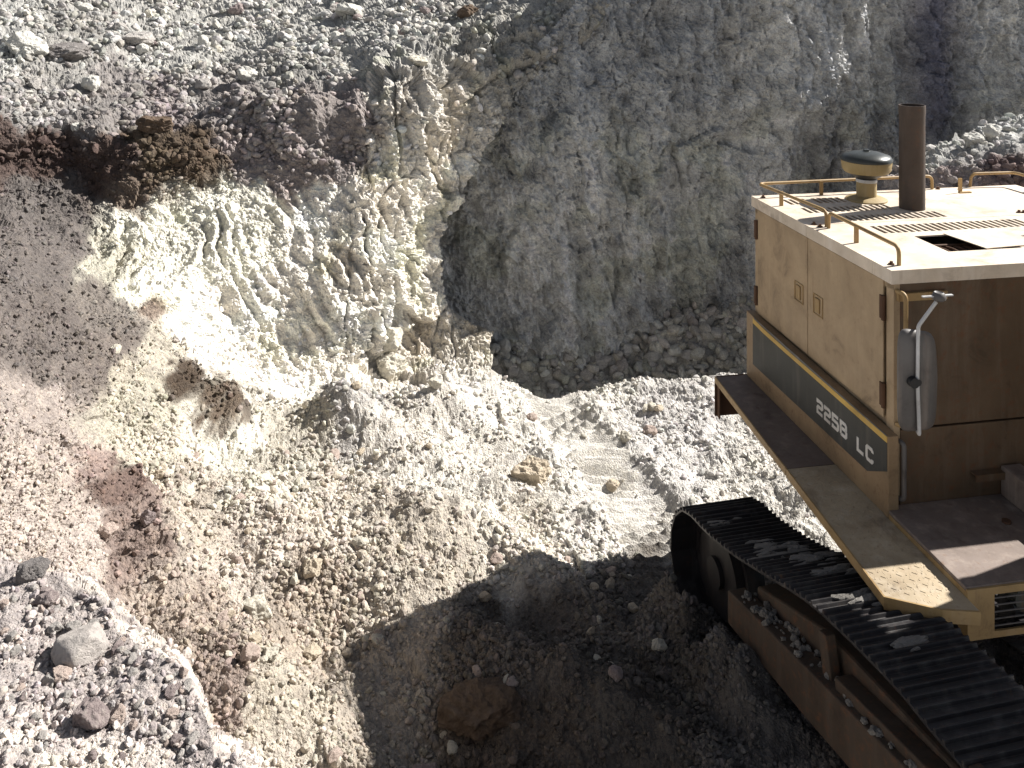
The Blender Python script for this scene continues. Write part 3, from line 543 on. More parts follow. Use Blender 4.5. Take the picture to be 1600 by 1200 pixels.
M_WALK = paint('walkway_plate', (.20, .155, .13), .55, .6, dust=.35, dustcol=(.4, .33, .26), plate=True); M_WALKL = paint('worn_walkway_plate', (.46, .37, .25), .4, .6, dust=.5, dustcol=(.55, .48, .38), plate=True)
M_DECK = paint('deck_paint', (.22, .175, .15), .4, .7, dust=.5, dustcol=(.42, .35, .29)); M_FRAME = paint('track_frame_paint', (.066, .046, .032), .8, .8, dust=.35, dustcol=(.14, .105, .08)); M_SHOE = paint('track_shoe_steel', (.026, .024, .026), .35, .42, dust=.35, dustcol=(.17, .16, .15))
M_EDGE = paint('edge_yellow', (.40, .265, .115), .5, dust=.2); M_EXH = paint('exhaust_rust', (.07, .052, .042), .5, .7, dust=.5, dustcol=(.13, .10, .08)); M_TAN = paint('worn_tan_paint', (.32, .22, .125), .6, dust=.5, dustcol=(.22, .15, .09)); M_OLIVE = paint('olive_yellow', (.40, .30, .14), .2, dust=.2); M_DARKSTEEL = paint('cap_dark_paint', (.045, .05, .047), .05, .35, dust=.4, dustcol=(.1, .11, .12))
mgl, ntgl, bgl = newmat('cab_glass'); bgl.inputs['Base Color'].default_value = (.03, .035, .04, 1); bgl.inputs['Roughness'].default_value = .08
class MB:
    def __init__(s): s.bm = bmesh.new()
    def box(s, a, b, bev=0):
        c = [(x + y) / 2 for x, y in zip(a, b)]; d = [abs(y - x) for x, y in zip(a, b)]
        r = bmesh.ops.create_cube(s.bm, size=1, matrix=Matrix.Translation(c) @ Matrix.Diagonal((*d, 1)))
        if bev: bmesh.ops.bevel(s.bm, geom=list({e for v in r['verts'] for e in v.link_edges}), offset=bev, segments=2, affect='EDGES', profile=.5)
        return s
    def cyl(s, p, q, r, r2=None, n=24, caps=True):
        p, q = Vector(p), Vector(q); d = q - p; m = Matrix.Translation((p + q) / 2) @ d.to_track_quat('Z', 'Y').to_matrix().to_4x4()
        bmesh.ops.create_cone(s.bm, cap_ends=caps, segments=n, radius1=r, radius2=r if r2 is None else r2, depth=d.length, matrix=m); return s
    def lathe(s, c, prof, n=40):
        rings = [[s.bm.verts.new((c[0] + r * math.cos(6.28318 * k / n), c[1] + r * math.sin(6.28318 * k / n), c[2] + h)) for k in range(n)] for r, h in prof]
        for a, b in zip(rings, rings[1:]):
            for k in range(n): s.bm.faces.new((a[k], a[(k + 1) % n], b[(k + 1) % n], b[k]))
        return s
    def tube(s, pts, r, n=12, fil=.06):
        pts = [Vector(p) for p in pts]; out = [pts[0]]
        for a, b, c in zip(pts, pts[1:], pts[2:]):      # rounded bends
            f = min(fil, (a - b).length * .45, (c - b).length * .45); p0 = b + (a - b).normalized() * f; p1 = b + (c - b).normalized() * f
            for t in (0, .2, .4, .6, .8, 1): out.append((1 - t) ** 2 * p0 + 2 * t * (1 - t) * b + t * t * p1)
        out.append(pts[-1]); rings = []; up = Vector((0, 0, 1)); prev = None
        for i, p in enumerate(out):
            d = (out[min(i + 1, len(out) - 1)] - out[max(i - 1, 0)]).normalized()
            if prev is None: a = d.cross(up if abs(d.z) < .9 else Vector((1, 0, 0))).normalized()
            else: a = (prev - d * prev.dot(d)).normalized()
            prev = a; b = d.cross(a); rings.append([s.bm.verts.new(p + r * (math.cos(6.28318 * k / n) * a + math.sin(6.28318 * k / n) * b)) for k in range(n)])
        for a, b in zip(rings, rings[1:]):
            for k in range(n): s.bm.faces.new((a[k], a[(k + 1) % n], b[(k + 1) % n], b[k]))
        s.bm.faces.new(rings[0][::-1]); s.bm.faces.new(rings[-1]); return s
    def prism(s, poly, axis, a, b, bev=0):
        """poly in the two other axes; extruded a..b along axis"""
        def mk(u, v, w): return {0: (w, u, v), 1: (u, w, v), 2: (u, v, w)}[axis]
        A_ = [s.bm.verts.new(mk(u, v, a)) for u, v in poly]; B_ = [s.bm.verts.new(mk(u, v, b)) for u, v in poly]
        fs = [s.bm.faces.new(A_), s.bm.faces.new(B_[::-1])] + [s.bm.faces.new((A_[i], B_[i], B_[(i + 1) % len(poly)], A_[(i + 1) % len(poly)])) for i in range(len(poly))]
        bmesh.ops.recalc_face_normals(s.bm, faces=fs)
        if bev: bmesh.ops.bevel(s.bm, geom=list({e for f in fs for e in f.edges}), offset=bev, segments=2, affect='EDGES', profile=.5)
        return s
    def plate(s, xs, ys, z0, z1, holes):
        """flat plate with rectangular openings cut right through"""
        X = sorted({*xs, *[h[0] for h in holes], *[h[1] for h in holes]}); Yv = sorted({*ys, *[h[2] for h in holes], *[h[3] for h in holes]})
        solid = {}
        for i in range(len(X) - 1):
            for j in range(len(Yv) - 1):
                cx, cy = (X[i] + X[i + 1]) / 2, (Yv[j] + Yv[j + 1]) / 2; solid[i, j] = not any(h[0] < cx < h[1] and h[2] < cy < h[3] for h in holes)
        vc = {}
        def v(i, j, z):
            if (i, j, z) not in vc: vc[i, j, z] = s.bm.verts.new((X[i], Yv[j], z))
            return vc[i, j, z]
        for (i, j), so in solid.items():
            if not so: continue
            s.bm.faces.new((v(i, j, z1), v(i + 1, j, z1), v(i + 1, j + 1, z1), v(i, j + 1, z1))); s.bm.faces.new((v(i, j, z0), v(i, j + 1, z0), v(i + 1, j + 1, z0), v(i + 1, j, z0)))
            for di, dj, a, b in ((-1, 0, (i, j + 1), (i, j)), (1, 0, (i + 1, j), (i + 1, j + 1)), (0, -1, (i, j), (i + 1, j)), (0, 1, (i + 1, j + 1), (i, j + 1))):
                if not solid.get((i + di, j + dj), False): s.bm.faces.new((v(*a, z1), v(*a, z0), v(*b, z0), v(*b, z1)))
        return s
    def build(s, name, mat, parent, smooth=False):
        me = bpy.data.meshes.new(name); bmesh.ops.recalc_face_normals(s.bm, faces=s.bm.faces) if not smooth == 'keep' else None
        s.bm.to_mesh(me); s.bm.free(); me.materials.append(mat)
        o = bpy.data.objects.new(name, me); COL.objects.link(o); o.parent = parent
        if smooth:
            me.polygons.foreach_set('use_smooth', np.ones(len(me.polygons), bool)); me.set_sharp_from_angle(angle=math.radians(38))
        return o
ex_ = bpy.data.objects.new('excavator', None); COL.objects.link(ex_); ex_.location = (2.74, 6.2, 0); ex_.rotation_euler = (0, 0, math.radians(-90 + 9.5))
tag(ex_, 'weathered yellow tracked excavator with dark side band, parked at the right of the pit', 'excavator')
Z = 2.75; WID = 2.9
# engine housing shell (open inside, blackened below the slots)
m = MB(); m.box((-2.25, .012, 1.12), (-2.18, .04, 2.648)); m.box((-.09, .012, 1.12), (-.002, .06, 2.648)); m.box((-2.25, .012, 2.60), (0, .04, 2.648)); m.box((-2.25, .03, 1.0), (-.05, .04, 2.62))
m.box((-2.25, .04, 1.0), (-2.22, WID, 2.648)); m.box((-2.25, WID - .03, 1.0), (0, WID, 2.648)); 
m.build('engine_housing', M_Y, ex_)
m = MB(); m.box((-2.21, .05, 2.38), (-.05, WID - .04, 2.44)); m.box((-2.2, .05, 2.44), (-.05, .06, 2.6)); m.build('slot_dark_sheet', M_BLACK, ex_)  # flat black sheet added so the roof slots read dark
MB().box((-.04, .06, 1.605), (0, WID - .03, 2.648), .004).build('front_panel', M_FRONT, ex_)
MB().box((-.04, .06, 1.0), (.004, WID - .03, 1.592), .004).build('front_panel', M_FRONT, ex_)
# roof with cut slots
holes = []
def row(x0, x1, y0, y1, p=.062, w=.041):
    y = y0
    while y < y1: holes.append((x0, x1, y, y + w)); y += p
row(-2.09, -1.89, .20, .44); row(-2.09, -1.90, .50, .80); row(-1.76, -1.575, .22, 1.05); row(-1.45, -1.265, .40, 1.39); row(-1.09, -.87, .50, 1.90); row(-.62, -.42, 1.45, 2.0)
holes += [(-.756, -.33, .69, 1.33), (-2.27, -1.2, 2.118, 2.126)]
m = MB(); m.plate([-2.28, -1.203], [-.015, WID], Z - .012, Z, [h for h in holes if h[1] < -1.2]); m.plate([-1.197, .012], [-.015, WID], Z - .012, Z, [h for h in holes if h[0] > -1.2])
m.box((-2.28, -.015, 2.65), (-1.203, 0, Z - .012)); m.box((-1.197, -.015, 2.65), (.012, 0, Z - .012)); m.box((0, 0, 2.65), (.012, WID, Z - .012)); m.box((-2.28, 0, 2.65), (-2.265, WID, Z - .012))
m.build('roof', M_ROOF, ex_)
def door(x0, x1, hx, lx):
    d = MB().box((x0, 0, 1.635), (x1, .014, 2.640), .004).build('door', M_Y, ex_)
    for zc in (1.80, 2.44):
        m = MB().cyl((hx, -.004, zc - .09), (hx, -.004, zc + .09), .016, n=12); m.box((hx - .045, -.008, zc - .085), (hx + .012, .004, zc + .085)); m.build('hinge', M_RUST, d)
    m = MB()
    for a in ((lx - .075, 2.035, lx + .075, 2.043), (lx - .075, 2.197, lx + .075, 2.205), (lx + .067, 2.043, lx + .075, 2.197), (lx - .075, 2.043, lx - .067, 2.197)): m.box((a[0], -.007, a[1]), (a[2], .002, a[3]))
    m.box((lx - .04, -.013, 2.06), (lx + .03, .002, 2.18), .004); m.build('latch', M_EDGE, d)
door(-2.172, -1.218, -2.195, -1.36); door(-1.208, -.115, -.125 + .02, -1.035)
# lower side band
m = MB(); m.prism([(-2.27, 1.004), (.06, 1.004), (.06, 1.585), (-2.10, 1.625), (-2.27, 1.635)], 1, -.07, .010, .004); m.build('lower_side_panel', M_TAN, ex_)
MB().prism([(-2.125, 1.17), (-.2, 1.20), (.045, 1.33), (.045, 1.532), (-1.5, 1.545), (-1.9, 1.55), (-2.125, 1.562)], 1, -.0735, -.069).build('dark_band', M_BAND, ex_)
MB().prism([(-2.125, 1.566), (-1.9, 1.553), (-1.5, 1.548), (.045, 1.535), (.045, 1.578), (-1.5, 1.588), (-1.9, 1.596), (-2.125, 1.612)], 1, -.0740, -.069).build('yellow_stripe', M_STRIPE, ex_)
MB().prism([(-2.1, 1.614), (-1.5, 1.590), (.045, 1.580), (.045, 1.587), (-2.1, 1.626)], 1, -.0735, -.069).build('grey_stripe', M_GREY, ex_)
# lettering "225B LC" from stroked outlines
G5 = {'2': [[(0, .8), (0, 1), (.15, 1), (.85, 1), (1, .87), (1, .62), (.85, .5), (.15, .5), (0, .36), (0, 0), (1, 0)]], '5': [[(1, 1), (0, 1), (0, .55), (.85, .55), (1, .43), (1, .13), (.85, 0), (0, 0), (0, .2)]],
      'B': [[(0, 0), (0, 1), (.82, 1), (.95, .9), (.95, .62), (.82, .52), (0, .52)], [(.82, .52), (1, .4), (1, .12), (.85, 0), (0, 0)]], 'L': [[(0, 1), (0, 0), (1, 0)]], 'C': [[(1, .78), (1, .88), (.86, 1), (.14, 1), (0, .87), (0, .13), (.14, 0), (.86, 0), (1, .12), (1, .24)]]}
def glyph(m, ch, x0, w, z0, h, t):
    for st in G5[ch]:
        P_ = [Vector((x0 + t / 2 + a * (w - t), z0 + t / 2 + b * (h - t))) for a, b in st]; Lf, Rt = [], []
        for i, p in enumerate(P_):
            d0 = (p - P_[i - 1]).normalized() if i else (P_[1] - p).normalized(); d1 = (P_[i + 1] - p).normalized() if i < len(P_) - 1 else d0
            n = Vector((-d0.y, d0.x)) + Vector((-d1.y, d1.x)); n.normalize(); k = t / 2 / max(.5, n.dot(Vector((-d0.y, d0.x)))); Lf.append(p + n * k); Rt.append(p - n * k)
        for i in range(len(P_) - 1):
            q = [Lf[i], Lf[i + 1], Rt[i + 1], Rt[i]]; m.prism([tuple(v) for v in q], 1, -.0765, -.0730)
m = MB(); x = -.925
for ch in '225B': glyph(m, ch, x, .104, 1.285, .122, .026); x += .118
x = -.335
for ch in 'LC': glyph(m, ch, x, .10, 1.283, .118, .026); x += .118
m.build('model_lettering', M_WHITE, ex_)
# walkway along the side
w1 = MB().prism([(-2.28, -.38), (-.665, -.472), (-.665, .0), (-2.28, .0)], 2, .990, 1.0).build('walkway', M_WALK, ex_)
MB().prism([(-2.28, -.392), (-.665, -.484), (-.665, -.472), (-2.28, -.38)], 2, .945, 1.004).build('edge_strip', M_EDGE, w1)
m = MB(); m.box((-2.292, -.392, .62), (-2.28, .0, 1.004)); m.box((-2.28, -.372, .62), (-2.22, -.36, .94)); m.build('end_bracket', M_RUST, w1)
w2m = MB().prism([(-.655, -.472), (.775, -.56), (.93, -.29), (.985, -.068), (.0, -.068), (.0, .0), (-.655, .0)], 2, .990, 1.001)
for i in range(26):          # welded tread bars on the worn plate
    for j in range(8):
        cx, cy = -.60 + i * .055, -.52 + j * .055
        if cy > -.09 or cy < -.47 - .06 * (cx + .65) / 1.4 or (cx > .75 + (cy + .5) * .35): continue
        a = .75 if (i + j) % 2 else -.75; dx, dy = .016 * math.cos(a), .016 * math.sin(a); nx, ny = -.004 * math.sin(a), .004 * math.cos(a)
        w2m.prism([(cx - dx + nx, cy - dy + ny), (cx + dx + nx, cy + dy + ny), (cx + dx - nx, cy + dy - ny), (cx - dx - nx, cy - dy - ny)], 2, 1.0, 1.0035)
w2_ = w2m.build('walkway', M_WALKL, ex_)
MB().prism([(-.655, -.484), (.78, -.572), (.775, -.56), (-.655, -.472)], 2, .94, 1.005).prism([(.78, -.572), (.945, -.29), (1.0, -.072), (.985, -.072), (.93, -.29), (.775, -.56)], 2, .925, 1.005).build('edge_strip', M_EDGE, w2_)
# front deck box with the grille
m = MB(); m.box((.006, -.066, 1.035), (.86, 2.2, 1.06), .004); m.build('deck', M_DECK, ex_)
m = MB(); m.prism([(.0, 1.034), (.0, .96), (.45, .93), (.86, .735), (.86, 1.034)], 1, -.066, -.04)
zz = [(.86, .875, -.066, .12, .735, 1.05), (.86, .875, .12, 2.2, .735, .775), (.86, .875, .12, 2.2, 1.005, 1.05), (.86, .875, .75, 2.2, .775, 1.005)]
for a in zz: m.box((a[0] - .0, a[2], a[4]), (a[1], a[3], a[5]))
m.build('deck_box', M_EDGE, ex_)
m = MB()
for k in range(5): m.cyl((.868, .12, .805 + k * .043), (.868, .75, .805 + k * .043), .005, n=8)
m.build('grille', M_GREY, ex_)
MB().cyl((.70, .42, .89), (.80, .42, .89), .09, n=20).build('work_lamp', M_DARKSTEEL, ex_, True)
m = MB(); m.box((.02, .855, 1.062), (1.1, 1.02, 1.28), .01); m.build('boom_frame', M_DECK, ex_)
m = MB(); m.box((.006, .62, 1.24), (.07, .90, 1.25)); m.box((.06, .62, 1.20), (.07, .90, 1.24)); m.build('step_bracket', M_FRONT, ex_)
MB().cyl((.32, .66, 1.06), (.32, .66, 1.075), .03, n=16).build('drain_cap', M_RUST, ex_)
# handles on the housing corner
MB().tube([(.004, .03, 2.60), (.09, .045, 2.60), (.09, .045, 1.66), (.004, .03, 1.64)], .016, fil=.09).build('grab_handle', M_EDGE, ex_, True)
MB().tube([(.004, .03, 1.53), (.07, .045, 1.53), (.07, .045, 1.13), (.004, .02, 1.12)], .017, fil=.06).build('grab_handle', M_GREY, ex_, True)
m = MB().tube([(.01, -.02, 1.5), (.03, -.01, 1.42), (.015, 0, 1.33), (.04, -.01, 1.27)], .018); m.build('hose', M_BLACK, ex_, True)
# mirror
def at(px, py, depth):     # point the ray through photo (px,py) meets at this distance, in the machine's frame
    P_ = Vector(((px - 800) / FOC * depth, depth, ZC - (py - HOR) / FOC * depth)); return ex_.matrix_basis.inverted() @ P_
dM = 5.75
q = [at(1400, 672, dM), at(1462, 672, dM), at(1466, 515, dM), at(1400, 505, dM)]
cx = (q[0] + q[1] + q[2] + q[3]) / 4
mw, mh = .135, .345
out = []
for k in range(40):      # rounded, slightly lopsided outline
    t = 6.28318 * k / 40; c_, s__ = math.cos(t), math.sin(t); px_ = math.copysign(abs(c_) ** .38, c_) * mw; pz_ = math.copysign(abs(s__) ** .32, s__) * mh
    out.append((px_ + (.012 if px_ > 0 else 0) * (1 - abs(pz_) / mh), pz_ - (.05 * (px_ + mw) / (2 * mw) if pz_ > 0 else 0)))
m = MB()
def ring(sc, x): return [m.bm.verts.new((cx.x + x, cx.y + a * sc + 0.0, cx.z + b * (1 - (1 - sc) * .6))) for a, b in out]
r0, r1, r2, r3, r4 = ring(1, -.012), ring(1.02, .0), ring(1.0, .012), ring(.90, .028), ring(.6, .04)
for a, b in ((r0, r1), (r1, r2), (r2, r3), (r3, r4)):
    for k in range(len(out)): m.bm.faces.new((a[k], a[(k + 1) % len(out)], b[(k + 1) % len(out)], b[k]))
m.bm.faces.new(r4); m.bm.faces.new(r0[::-1]); mir = m.build('mirror', M_GREY, ex_, True)
fwd = Vector((.065, 0, 0))
p0, p1, p2, p3 = at(1453, 466, dM), at(1425, 504, dM), at(1424, 590, dM), at(1427, 672, dM)
arm = MB().tube([p0 + fwd, p1 + fwd, p2 + fwd, p3 + fwd, p3 + Vector((-.03, .04, 0))], .012, fil=.02).build('mirror_arm', M_LGREY, mir, True)
m = MB().cyl(p2 + Vector((.03, -.03, 0)), p2 + Vector((.085, -.03, 0)), .034, n=16); m.cyl(p2 + Vector((.02, .0, 0)), p2 + Vector((.08, 0, 0)), .022, n=14); m.build('clamp', M_BLACK, mir, True)
hp = at(1457, 462, dM); m = MB().lathe((hp.x + .065, hp.y, hp.z - .01), [(0, 0), (.030, 0), (.044, .012), (.046, .03), (.034, .052), (.028, .056), (.02, .05), (0, .05)], 20); m.build('arm_socket', M_GREY, mir, True)
MB().box((hp.x + .055, hp.y - .12, hp.z + .018), (hp.x + .075, hp.y + .10, hp.z + .026)).build('socket_plate', M_LGREY, mir)
MB().box((.001, .03, 2.53), (.03, .42, 2.585)).tube([Vector((.02, .36, 2.56)), Vector((hp.x + .06, hp.y, hp.z + .01))], .010).build('mirror_bracket', M_EDGE, mir)
# roof fittings
ex1 = MB().lathe((-1.584, 1.241, Z - .1), [(.112, 0), (.112, .96), (.116, .98), (.116, 1.055), (.108, 1.055), (.104, .6), (.104, 0)], 40).build('exhaust_pipe', M_EXH, ex_, True)
m = MB().lathe((-1.948, 1.008, Z), [(0, .0), (.19, .0), (.19, .012), (.15, .03), (.092, .04), (.092, .19)], 36); pc = m.build('air_cleaner', M_OLIVE, ex_, True)
MB().lathe((-1.948, 1.008, Z), [(.095, .175), (.097, .18), (.097, .2), (.095, .205)], 36).build('clamp_ring', M_LGREY, pc, True)
MB().lathe((-1.948, 1.008, Z), [(.086, .15), (.088, .21), (.13, .235), (.20, .275)], 36).build('cleaner_throat', M_BLACK, pc, True)
MB().lathe((-1.948, 1.008, Z), [(.20, .27), (.222, .30), (.230, .36), (.230, .385)], 36).build('cleaner_bowl', M_OLIVE, pc, True)
MB().lathe((-1.948, 1.008, Z), [(.23, .378), (.238, .385), (.238, .40), (.215, .43), (.13, .458), (.05, .468), (.03, .47), (.028, .485), (0, .487)], 36).build('cleaner_cap', M_DARKSTEEL, pc, True)
hR = Z + .135
def rail(pts, posts, r=.015):
    o = MB().tube(pts, r, fil=.07).build('guard_rail', M_EDGE, ex_, True)
    for (x, y) in posts: MB().box((x - .008, y - .017, Z), (x + .008, y + .017, hR)).build('rail_post', M_EDGE, o)
    return o
rail([(-2.246, 1.917, Z), (-2.246, 1.917, hR), (-2.20, .02, hR), (-1.133, .13, hR), (-1.133, .13, Z)], [(-2.2, .68), (-1.868, .09)])
rail([(-1.09, .125, Z), (-1.085, .125, hR), (-.093, .114, hR), (-.093, .114, Z)], [(-.662, .12)])
rail([(-2.278, 2.371, Z), (-2.27, 2.38, hR), (-2.25, 2.86, hR), (-1.5, 2.86, hR), (-1.5, 2.86, Z)], [(-2.0, 2.86)])
def bolt(x, y): MB().cyl((x, y, Z), (x, y, Z + .008), .022, n=14).cyl((x, y, Z + .008), (x, y, Z + .024), .013, n=6).build('bolt', M_RUST, ex_)
for x, y in ((-2.2, .07), (-1.215, .06), (-1.14, .075), (-.12, .07), (-2.24, 1.98), (-2.2, 2.2), (-1.28, 2.10), (-1.27, 2.14)): bolt(x, y)
m = MB(); m.box((-2.066, 2.075, Z), (-2.056, 2.115, Z + .145)); m.box((-2.066, 2.075, Z), (-2.03, 2.2, Z + .012)); m.build('lift_bracket', M_EDGE, ex_)
m = MB(); m.prism([(-.76, .96), (-.33, 1.02), (-.34, 1.10), (-.40, 2.0), (-.74, 2.02)], 2, Z + .004, Z + .010); cov = m.build('access_cover', M_ROOF, ex_)
MB().cyl((-.60, 1.62, Z + .01), (-.60, 1.62, Z + .07), .014, n=12).build('cover_handle', M_RUST, cov)
m = MB()
for k in range(9): m.tube([(-.74 + .0 * k, .66 + k * .075, Z - .09), (-.55, .68 + k * .075, Z - .05), (-.34, .66 + k * .075, Z - .10)], .012, n=8, fil=.1)
m.tube([(-.66, .62, Z - .055), (-.62, 1.4, Z - .055)], .012); m.tube([(-.44, .62, Z - .065), (-.44, 1.4, Z - .065)], .012); m.build('fan_guard', M_RUST, ex_, True)
# counterweight, cab, boom: mostly outside the picture, they cast the machine's shadow
cwp = [(-2.26, .12), (-2.58, .40), (-2.80, .8), (-2.93, 1.2), (-3.03, 1.45), (-2.98, 1.9), (-2.75, 2.35), (-2.26, 2.65)]
MB().prism(cwp, 2, 1.05, 2.32, .03).build('counterweight', M_Y, ex_)
cab = MB().box((.28, 2.0, 1.1), (1.88, 2.95, 1.75), .03).box((.28, 2.0, 2.72), (1.88, 2.95, 2.80), .02).build('cab', M_Y, ex_)
for x in (.30, 1.08, 1.79):
    for y in (2.01, 2.88): MB().box((x, y, 1.74), (x + .06, y + .06, 2.73)).build('cab_pillar', M_Y, cab)
for a, b in (((.38, 2.03, 1.76), (1.07, 2.04, 2.71)), ((1.15, 2.03, 1.76), (1.78, 2.04, 2.71)), ((1.81, 2.08, 1.76), (1.82, 2.87, 2.71)), ((.31, 2.08, 1.76), (.32, 2.87, 2.71))): MB().box(a, b).build('window', mgl, cab)
MB().prism([(.45, 1.05), (.9, 1.0), (1.5, 2.4), (3.1, 3.9), (3.0, 4.3), (.8, 4.0), (.03, 3.75), (.03, 3.15), (.5, 3.13)], 1, 1.42, 2.0, .02).build('boom', M_Y, ex_)  # unseen rear elbow at the top is shaped to keep sun off the track
MB().box((-.04, 1.1, 1.0), (1.5, 2.0, 1.04)).build('swing_frame', M_DECK, ex_)
MB().cyl((-1.0, 1.45, .62), (-1.0, 1.45, 1.0), .6, n=40).box((-1.7, .6, .35), (-.3, 2.3, .62), .03).build('slew_ring', M_FRAME, ex_, True)

# ---- crawler tracks
TI = Matrix.Translation((2.08, 4.665, 0)) @ Matrix.Rotation(math.radians(-90 + 13), 4, 'Z')     # local x toward the camera, y to the right
loc_track = ex_.matrix_basis.inverted() @ TI
path = [(-2.50, .385), (-2.3, .405), (-2.05, .465), (-1.8, .535), (-1.6, .602), (-1.35, .69), (-1.1, .78), (-.85, .86), (-.6, .91), (-.35, .945), (0, .985), (.3, .975), (.7, .99), (1.2, 1.06), (1.55, 1.09),
        (1.82, 1.0), (1.98, .80), (2.0, .6), (1.92, .40), (1.7, .27), (1.3, .20), (.6, .13), (0, .02), (-.6, -.13), (-1.2, -.27), (-1.8, -.41), (-2.4, -.545), (-2.62, -.555), (-2.82, -.48), (-2.95, -.34), (-3.02, -.18), (-3.02, -.02), (-2.95, .15), (-2.84, .28), (-2.68, .36)]
pp = [Vector((a, 0, b)) for a, b in path]; pp.append(pp[0])
cum = [0]
for a, b in zip(pp, pp[1:]): cum.append(cum[-1] + (b - a).length)
NS = int(round(cum[-1] / .196)); pit = cum[-1] / NS
def along(t):
    t %= cum[-1]; i = max(j for j in range(len(cum) - 1) if cum[j] <= t); f = (t - cum[i]) / (cum[i + 1] - cum[i]); return pp[i].lerp(pp[i + 1], f)
SWD = .66
prof = [(-.094, 0), (-.094, .008), (-.082, .010), (-.078, .034), (-.068, .034), (-.062, .010), (-.020, .009), (-.014, .030), (-.003, .030), (.003, .009), (.046, .009), (.052, .030), (.062, .030), (.068, .008), (.100, .004), (.100, -.008), (-.094, -.008)]
ms = MB(); ms.prism(prof, 1, 0, SWD, .002); ms.box((-.095, .24, -.075), (.095, .29, -.008)); ms.box((-.095, .38, -.075), (.095, .43, -.008))
def make_track(offset, mirror):
    tr = bpy.data.objects.new('track', None); COL.objects.link(tr); tr.parent = ex_; tr.matrix_local = loc_track @ Matrix.Translation((0, offset, 0)); return tr
tr1 = make_track(0, False)
sh0 = ms.build('track_shoe', M_SHOE, tr1)
subs = []
for k in range(NS):
    o = sh0 if k == 0 else sh0.copy()
    if k: COL.objects.link(o)
    a, b = along((k - .5) * pit), along((k + .5) * pit); d = (b - a).normalized(); up = Vector((-d.z, 0, d.x))
    M4 = Matrix(((d.x, 0, up.x, 0), (0, 1, 0, 0), (d.z, 0, up.z, 0), (0, 0, 0, 1))); M4.translation = (a + b) / 2
    o.parent = tr1; o.matrix_parent_inverse = Matrix(); o.matrix_local = M4; subs.append(o)
fr = MB().prism([(-1.85, .27), (-.8, .49), (1.3, .92), (1.3, .55), (-.8, .17), (-1.85, .02)], 1, -.05, .10, .012)
fr.prism([(-1.72, .05), (1.5, .62), (1.5, .92), (-.85, .66), (-1.72, .36)], 1, .12, .55, .02); subs.append(fr.build('track_frame', M_FRAME, tr1))
m = MB()
for xx, zz0 in ((-.72, .52), (.55, .78)): m.prism([(xx, zz0 - .04), (xx + .10, zz0 - .02), (xx + .03, zz0 + .24), (xx - .05, zz0 + .22)], 1, .02, .09, .008)
subs.append(m.build('frame_rib', M_FRAME, tr1))
MBx = MB().box((-.45, .0, .60), (.95, .12, .68), .01); MBx.bm.transform(Matrix.Translation((0, 0, .02)) @ Matrix.Rotation(-.19, 4, 'Y')); subs.append(MBx.build('frame_step', M_FRAME, tr1))
for yy in (.2, .33):
    pass
m = MB().cyl((-2.53, .21, -.085), (-2.53, .46, -.085), .34, n=40); m.cyl((-2.53, .17, -.085), (-2.53, .50, -.085), .12, n=24); m.cyl((-2.53, .29, -.085), (-2.53, .38, -.085), .385, n=40); subs.append(m.build('idler_wheel', M_SHOE, tr1, True))
m = MB().cyl((1.58, .21, .62), (1.58, .46, .62), .36, n=40); subs.append(m.build('drive_sprocket', M_SHOE, tr1, True))
for xx, z0 in ((-.85, .77), (.6, .9)): subs.append(MB().cyl((xx, .22, z0), (xx, .45, z0), .085, n=20).build('carrier_roller', M_SHOE, tr1, True))
for k in range(7): xx = -1.9 + k * .5; subs.append(MB().cyl((xx, .22, -.30 + k * .108), (xx, .45, -.30 + k * .108), .10, n=20).build('track_roller', M_SHOE, tr1, True))
tr2 = make_track(2.25, True)
for o in subs:
    c = o.copy(); COL.objects.link(c); c.parent = tr2
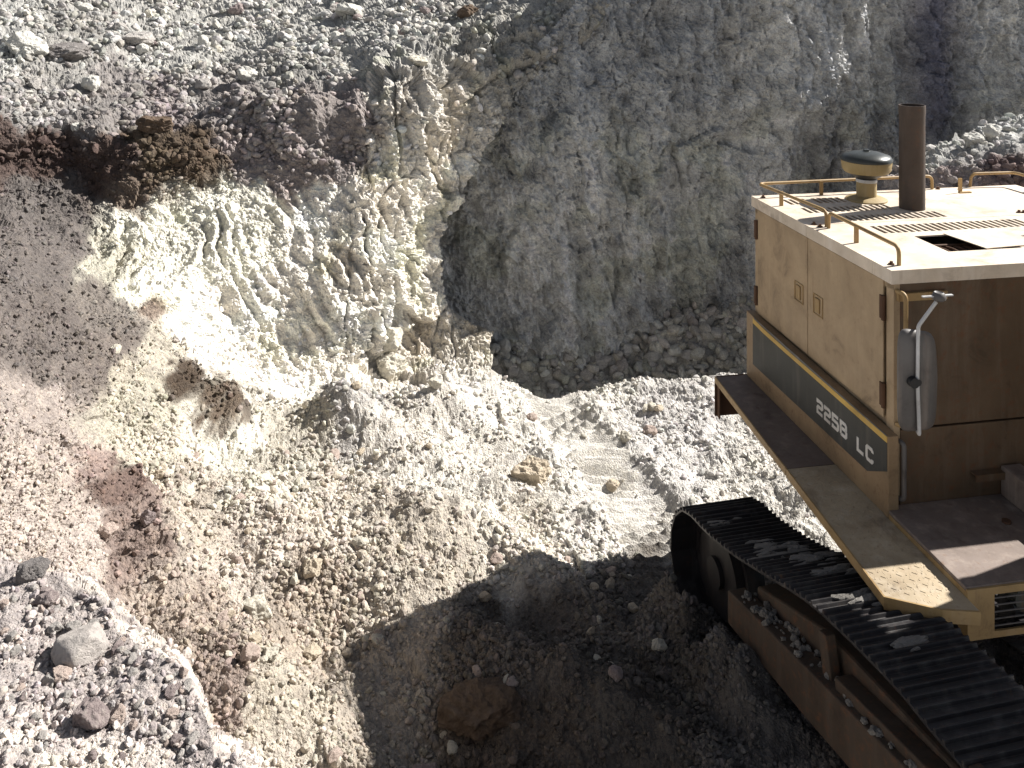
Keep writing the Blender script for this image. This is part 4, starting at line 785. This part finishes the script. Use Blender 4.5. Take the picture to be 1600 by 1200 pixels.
# clods of pale mud stuck on the shoes
M_MUD = stone_mat('caked_mud', (.24, .225, .205), (.3, .28, .25))
cl = bpy.data.meshes.new('caked_mud'); bmm = bmesh.new(); rr = np.random.RandomState(3)
tmp = [rock_mesh('clod', 500 + i, 3, M_MUD, (1, 1, 1), 14, .3) for i in range(6)]
def tsurf(px, py):     # where on the upper run of the track
    best = None
    for t in np.arange(0, 5.2, .02):
        p = along(t); w = TI @ p; vx = TI.to_3x3() @ Vector((0, 1, 0))
        zpy = lambda P_: HOR + FOC * (ZC - P_.z) / P_.y
        for v in np.arange(.02, .64, .05):
            P_ = w + vx * v; e = (HOR + FOC * (ZC - P_.z) / P_.y - py) ** 2 + (800 + FOC * P_.x / P_.y - px) ** 2
            if best is None or e < best[0]: best = (e, p + Vector((0, v, 0)))
    return best[1]
for (px, py, n_, sp) in ((1138, 818, 5, .05), (1185, 852, 5, .05), (1215, 862, 6, .07), (1245, 868, 9, .09), (1270, 880, 8, .08), (1315, 895, 7, .07), (1210, 875, 5, .05), (1345, 900, 5, .06), (1335, 935, 6, .07), (1360, 945, 6, .08), (1410, 1012, 4, .05), (1300, 882, 6, .08)):
    c0 = tsurf(px, py)
    for k in range(n_):
        b2 = bmesh.new(); b2.from_mesh(tmp[rr.randint(6)]); r = rr.uniform(.012, .034)
        b2.transform(Matrix.Translation(c0 + Vector((rr.normal() * sp * .35, rr.normal() * sp * 1.1, .022 + r * .05))) @ Matrix.Rotation(rr.uniform(-.2, .2), 4, 'Z') @ Matrix.Diagonal((r * .95, r * 3.2, r * .6, 1)))
        me_ = bpy.data.meshes.new('t'); b2.to_mesh(me_); b2.free(); bmm.from_mesh(me_); bpy.data.meshes.remove(me_)
for k in range(130):     # grit lying on the side frame
    xs_ = rr.uniform(-1.75, .9); yy_ = rr.uniform(-.03, .14); b2 = bmesh.new(); b2.from_mesh(tmp[rr.randint(6)]); r = .008 + .028 * rr.rand() ** 2.5
    b2.transform(Matrix.Translation((xs_, yy_, .275 + (xs_ + 1.85) * .2065 + .004)) @ Matrix.Rotation(rr.uniform(0, 6), 4, 'Z') @ Matrix.Diagonal((r, r, r * .8, 1)))
    me_ = bpy.data.meshes.new('t'); b2.to_mesh(me_); b2.free(); bmm.from_mesh(me_); bpy.data.meshes.remove(me_)
bmm.to_mesh(cl); bmm.free(); cl.materials.append(M_MUD); o = bpy.data.objects.new('caked_mud', cl); COL.objects.link(o); o.parent = tr1; o['kind'] = 'stuff'
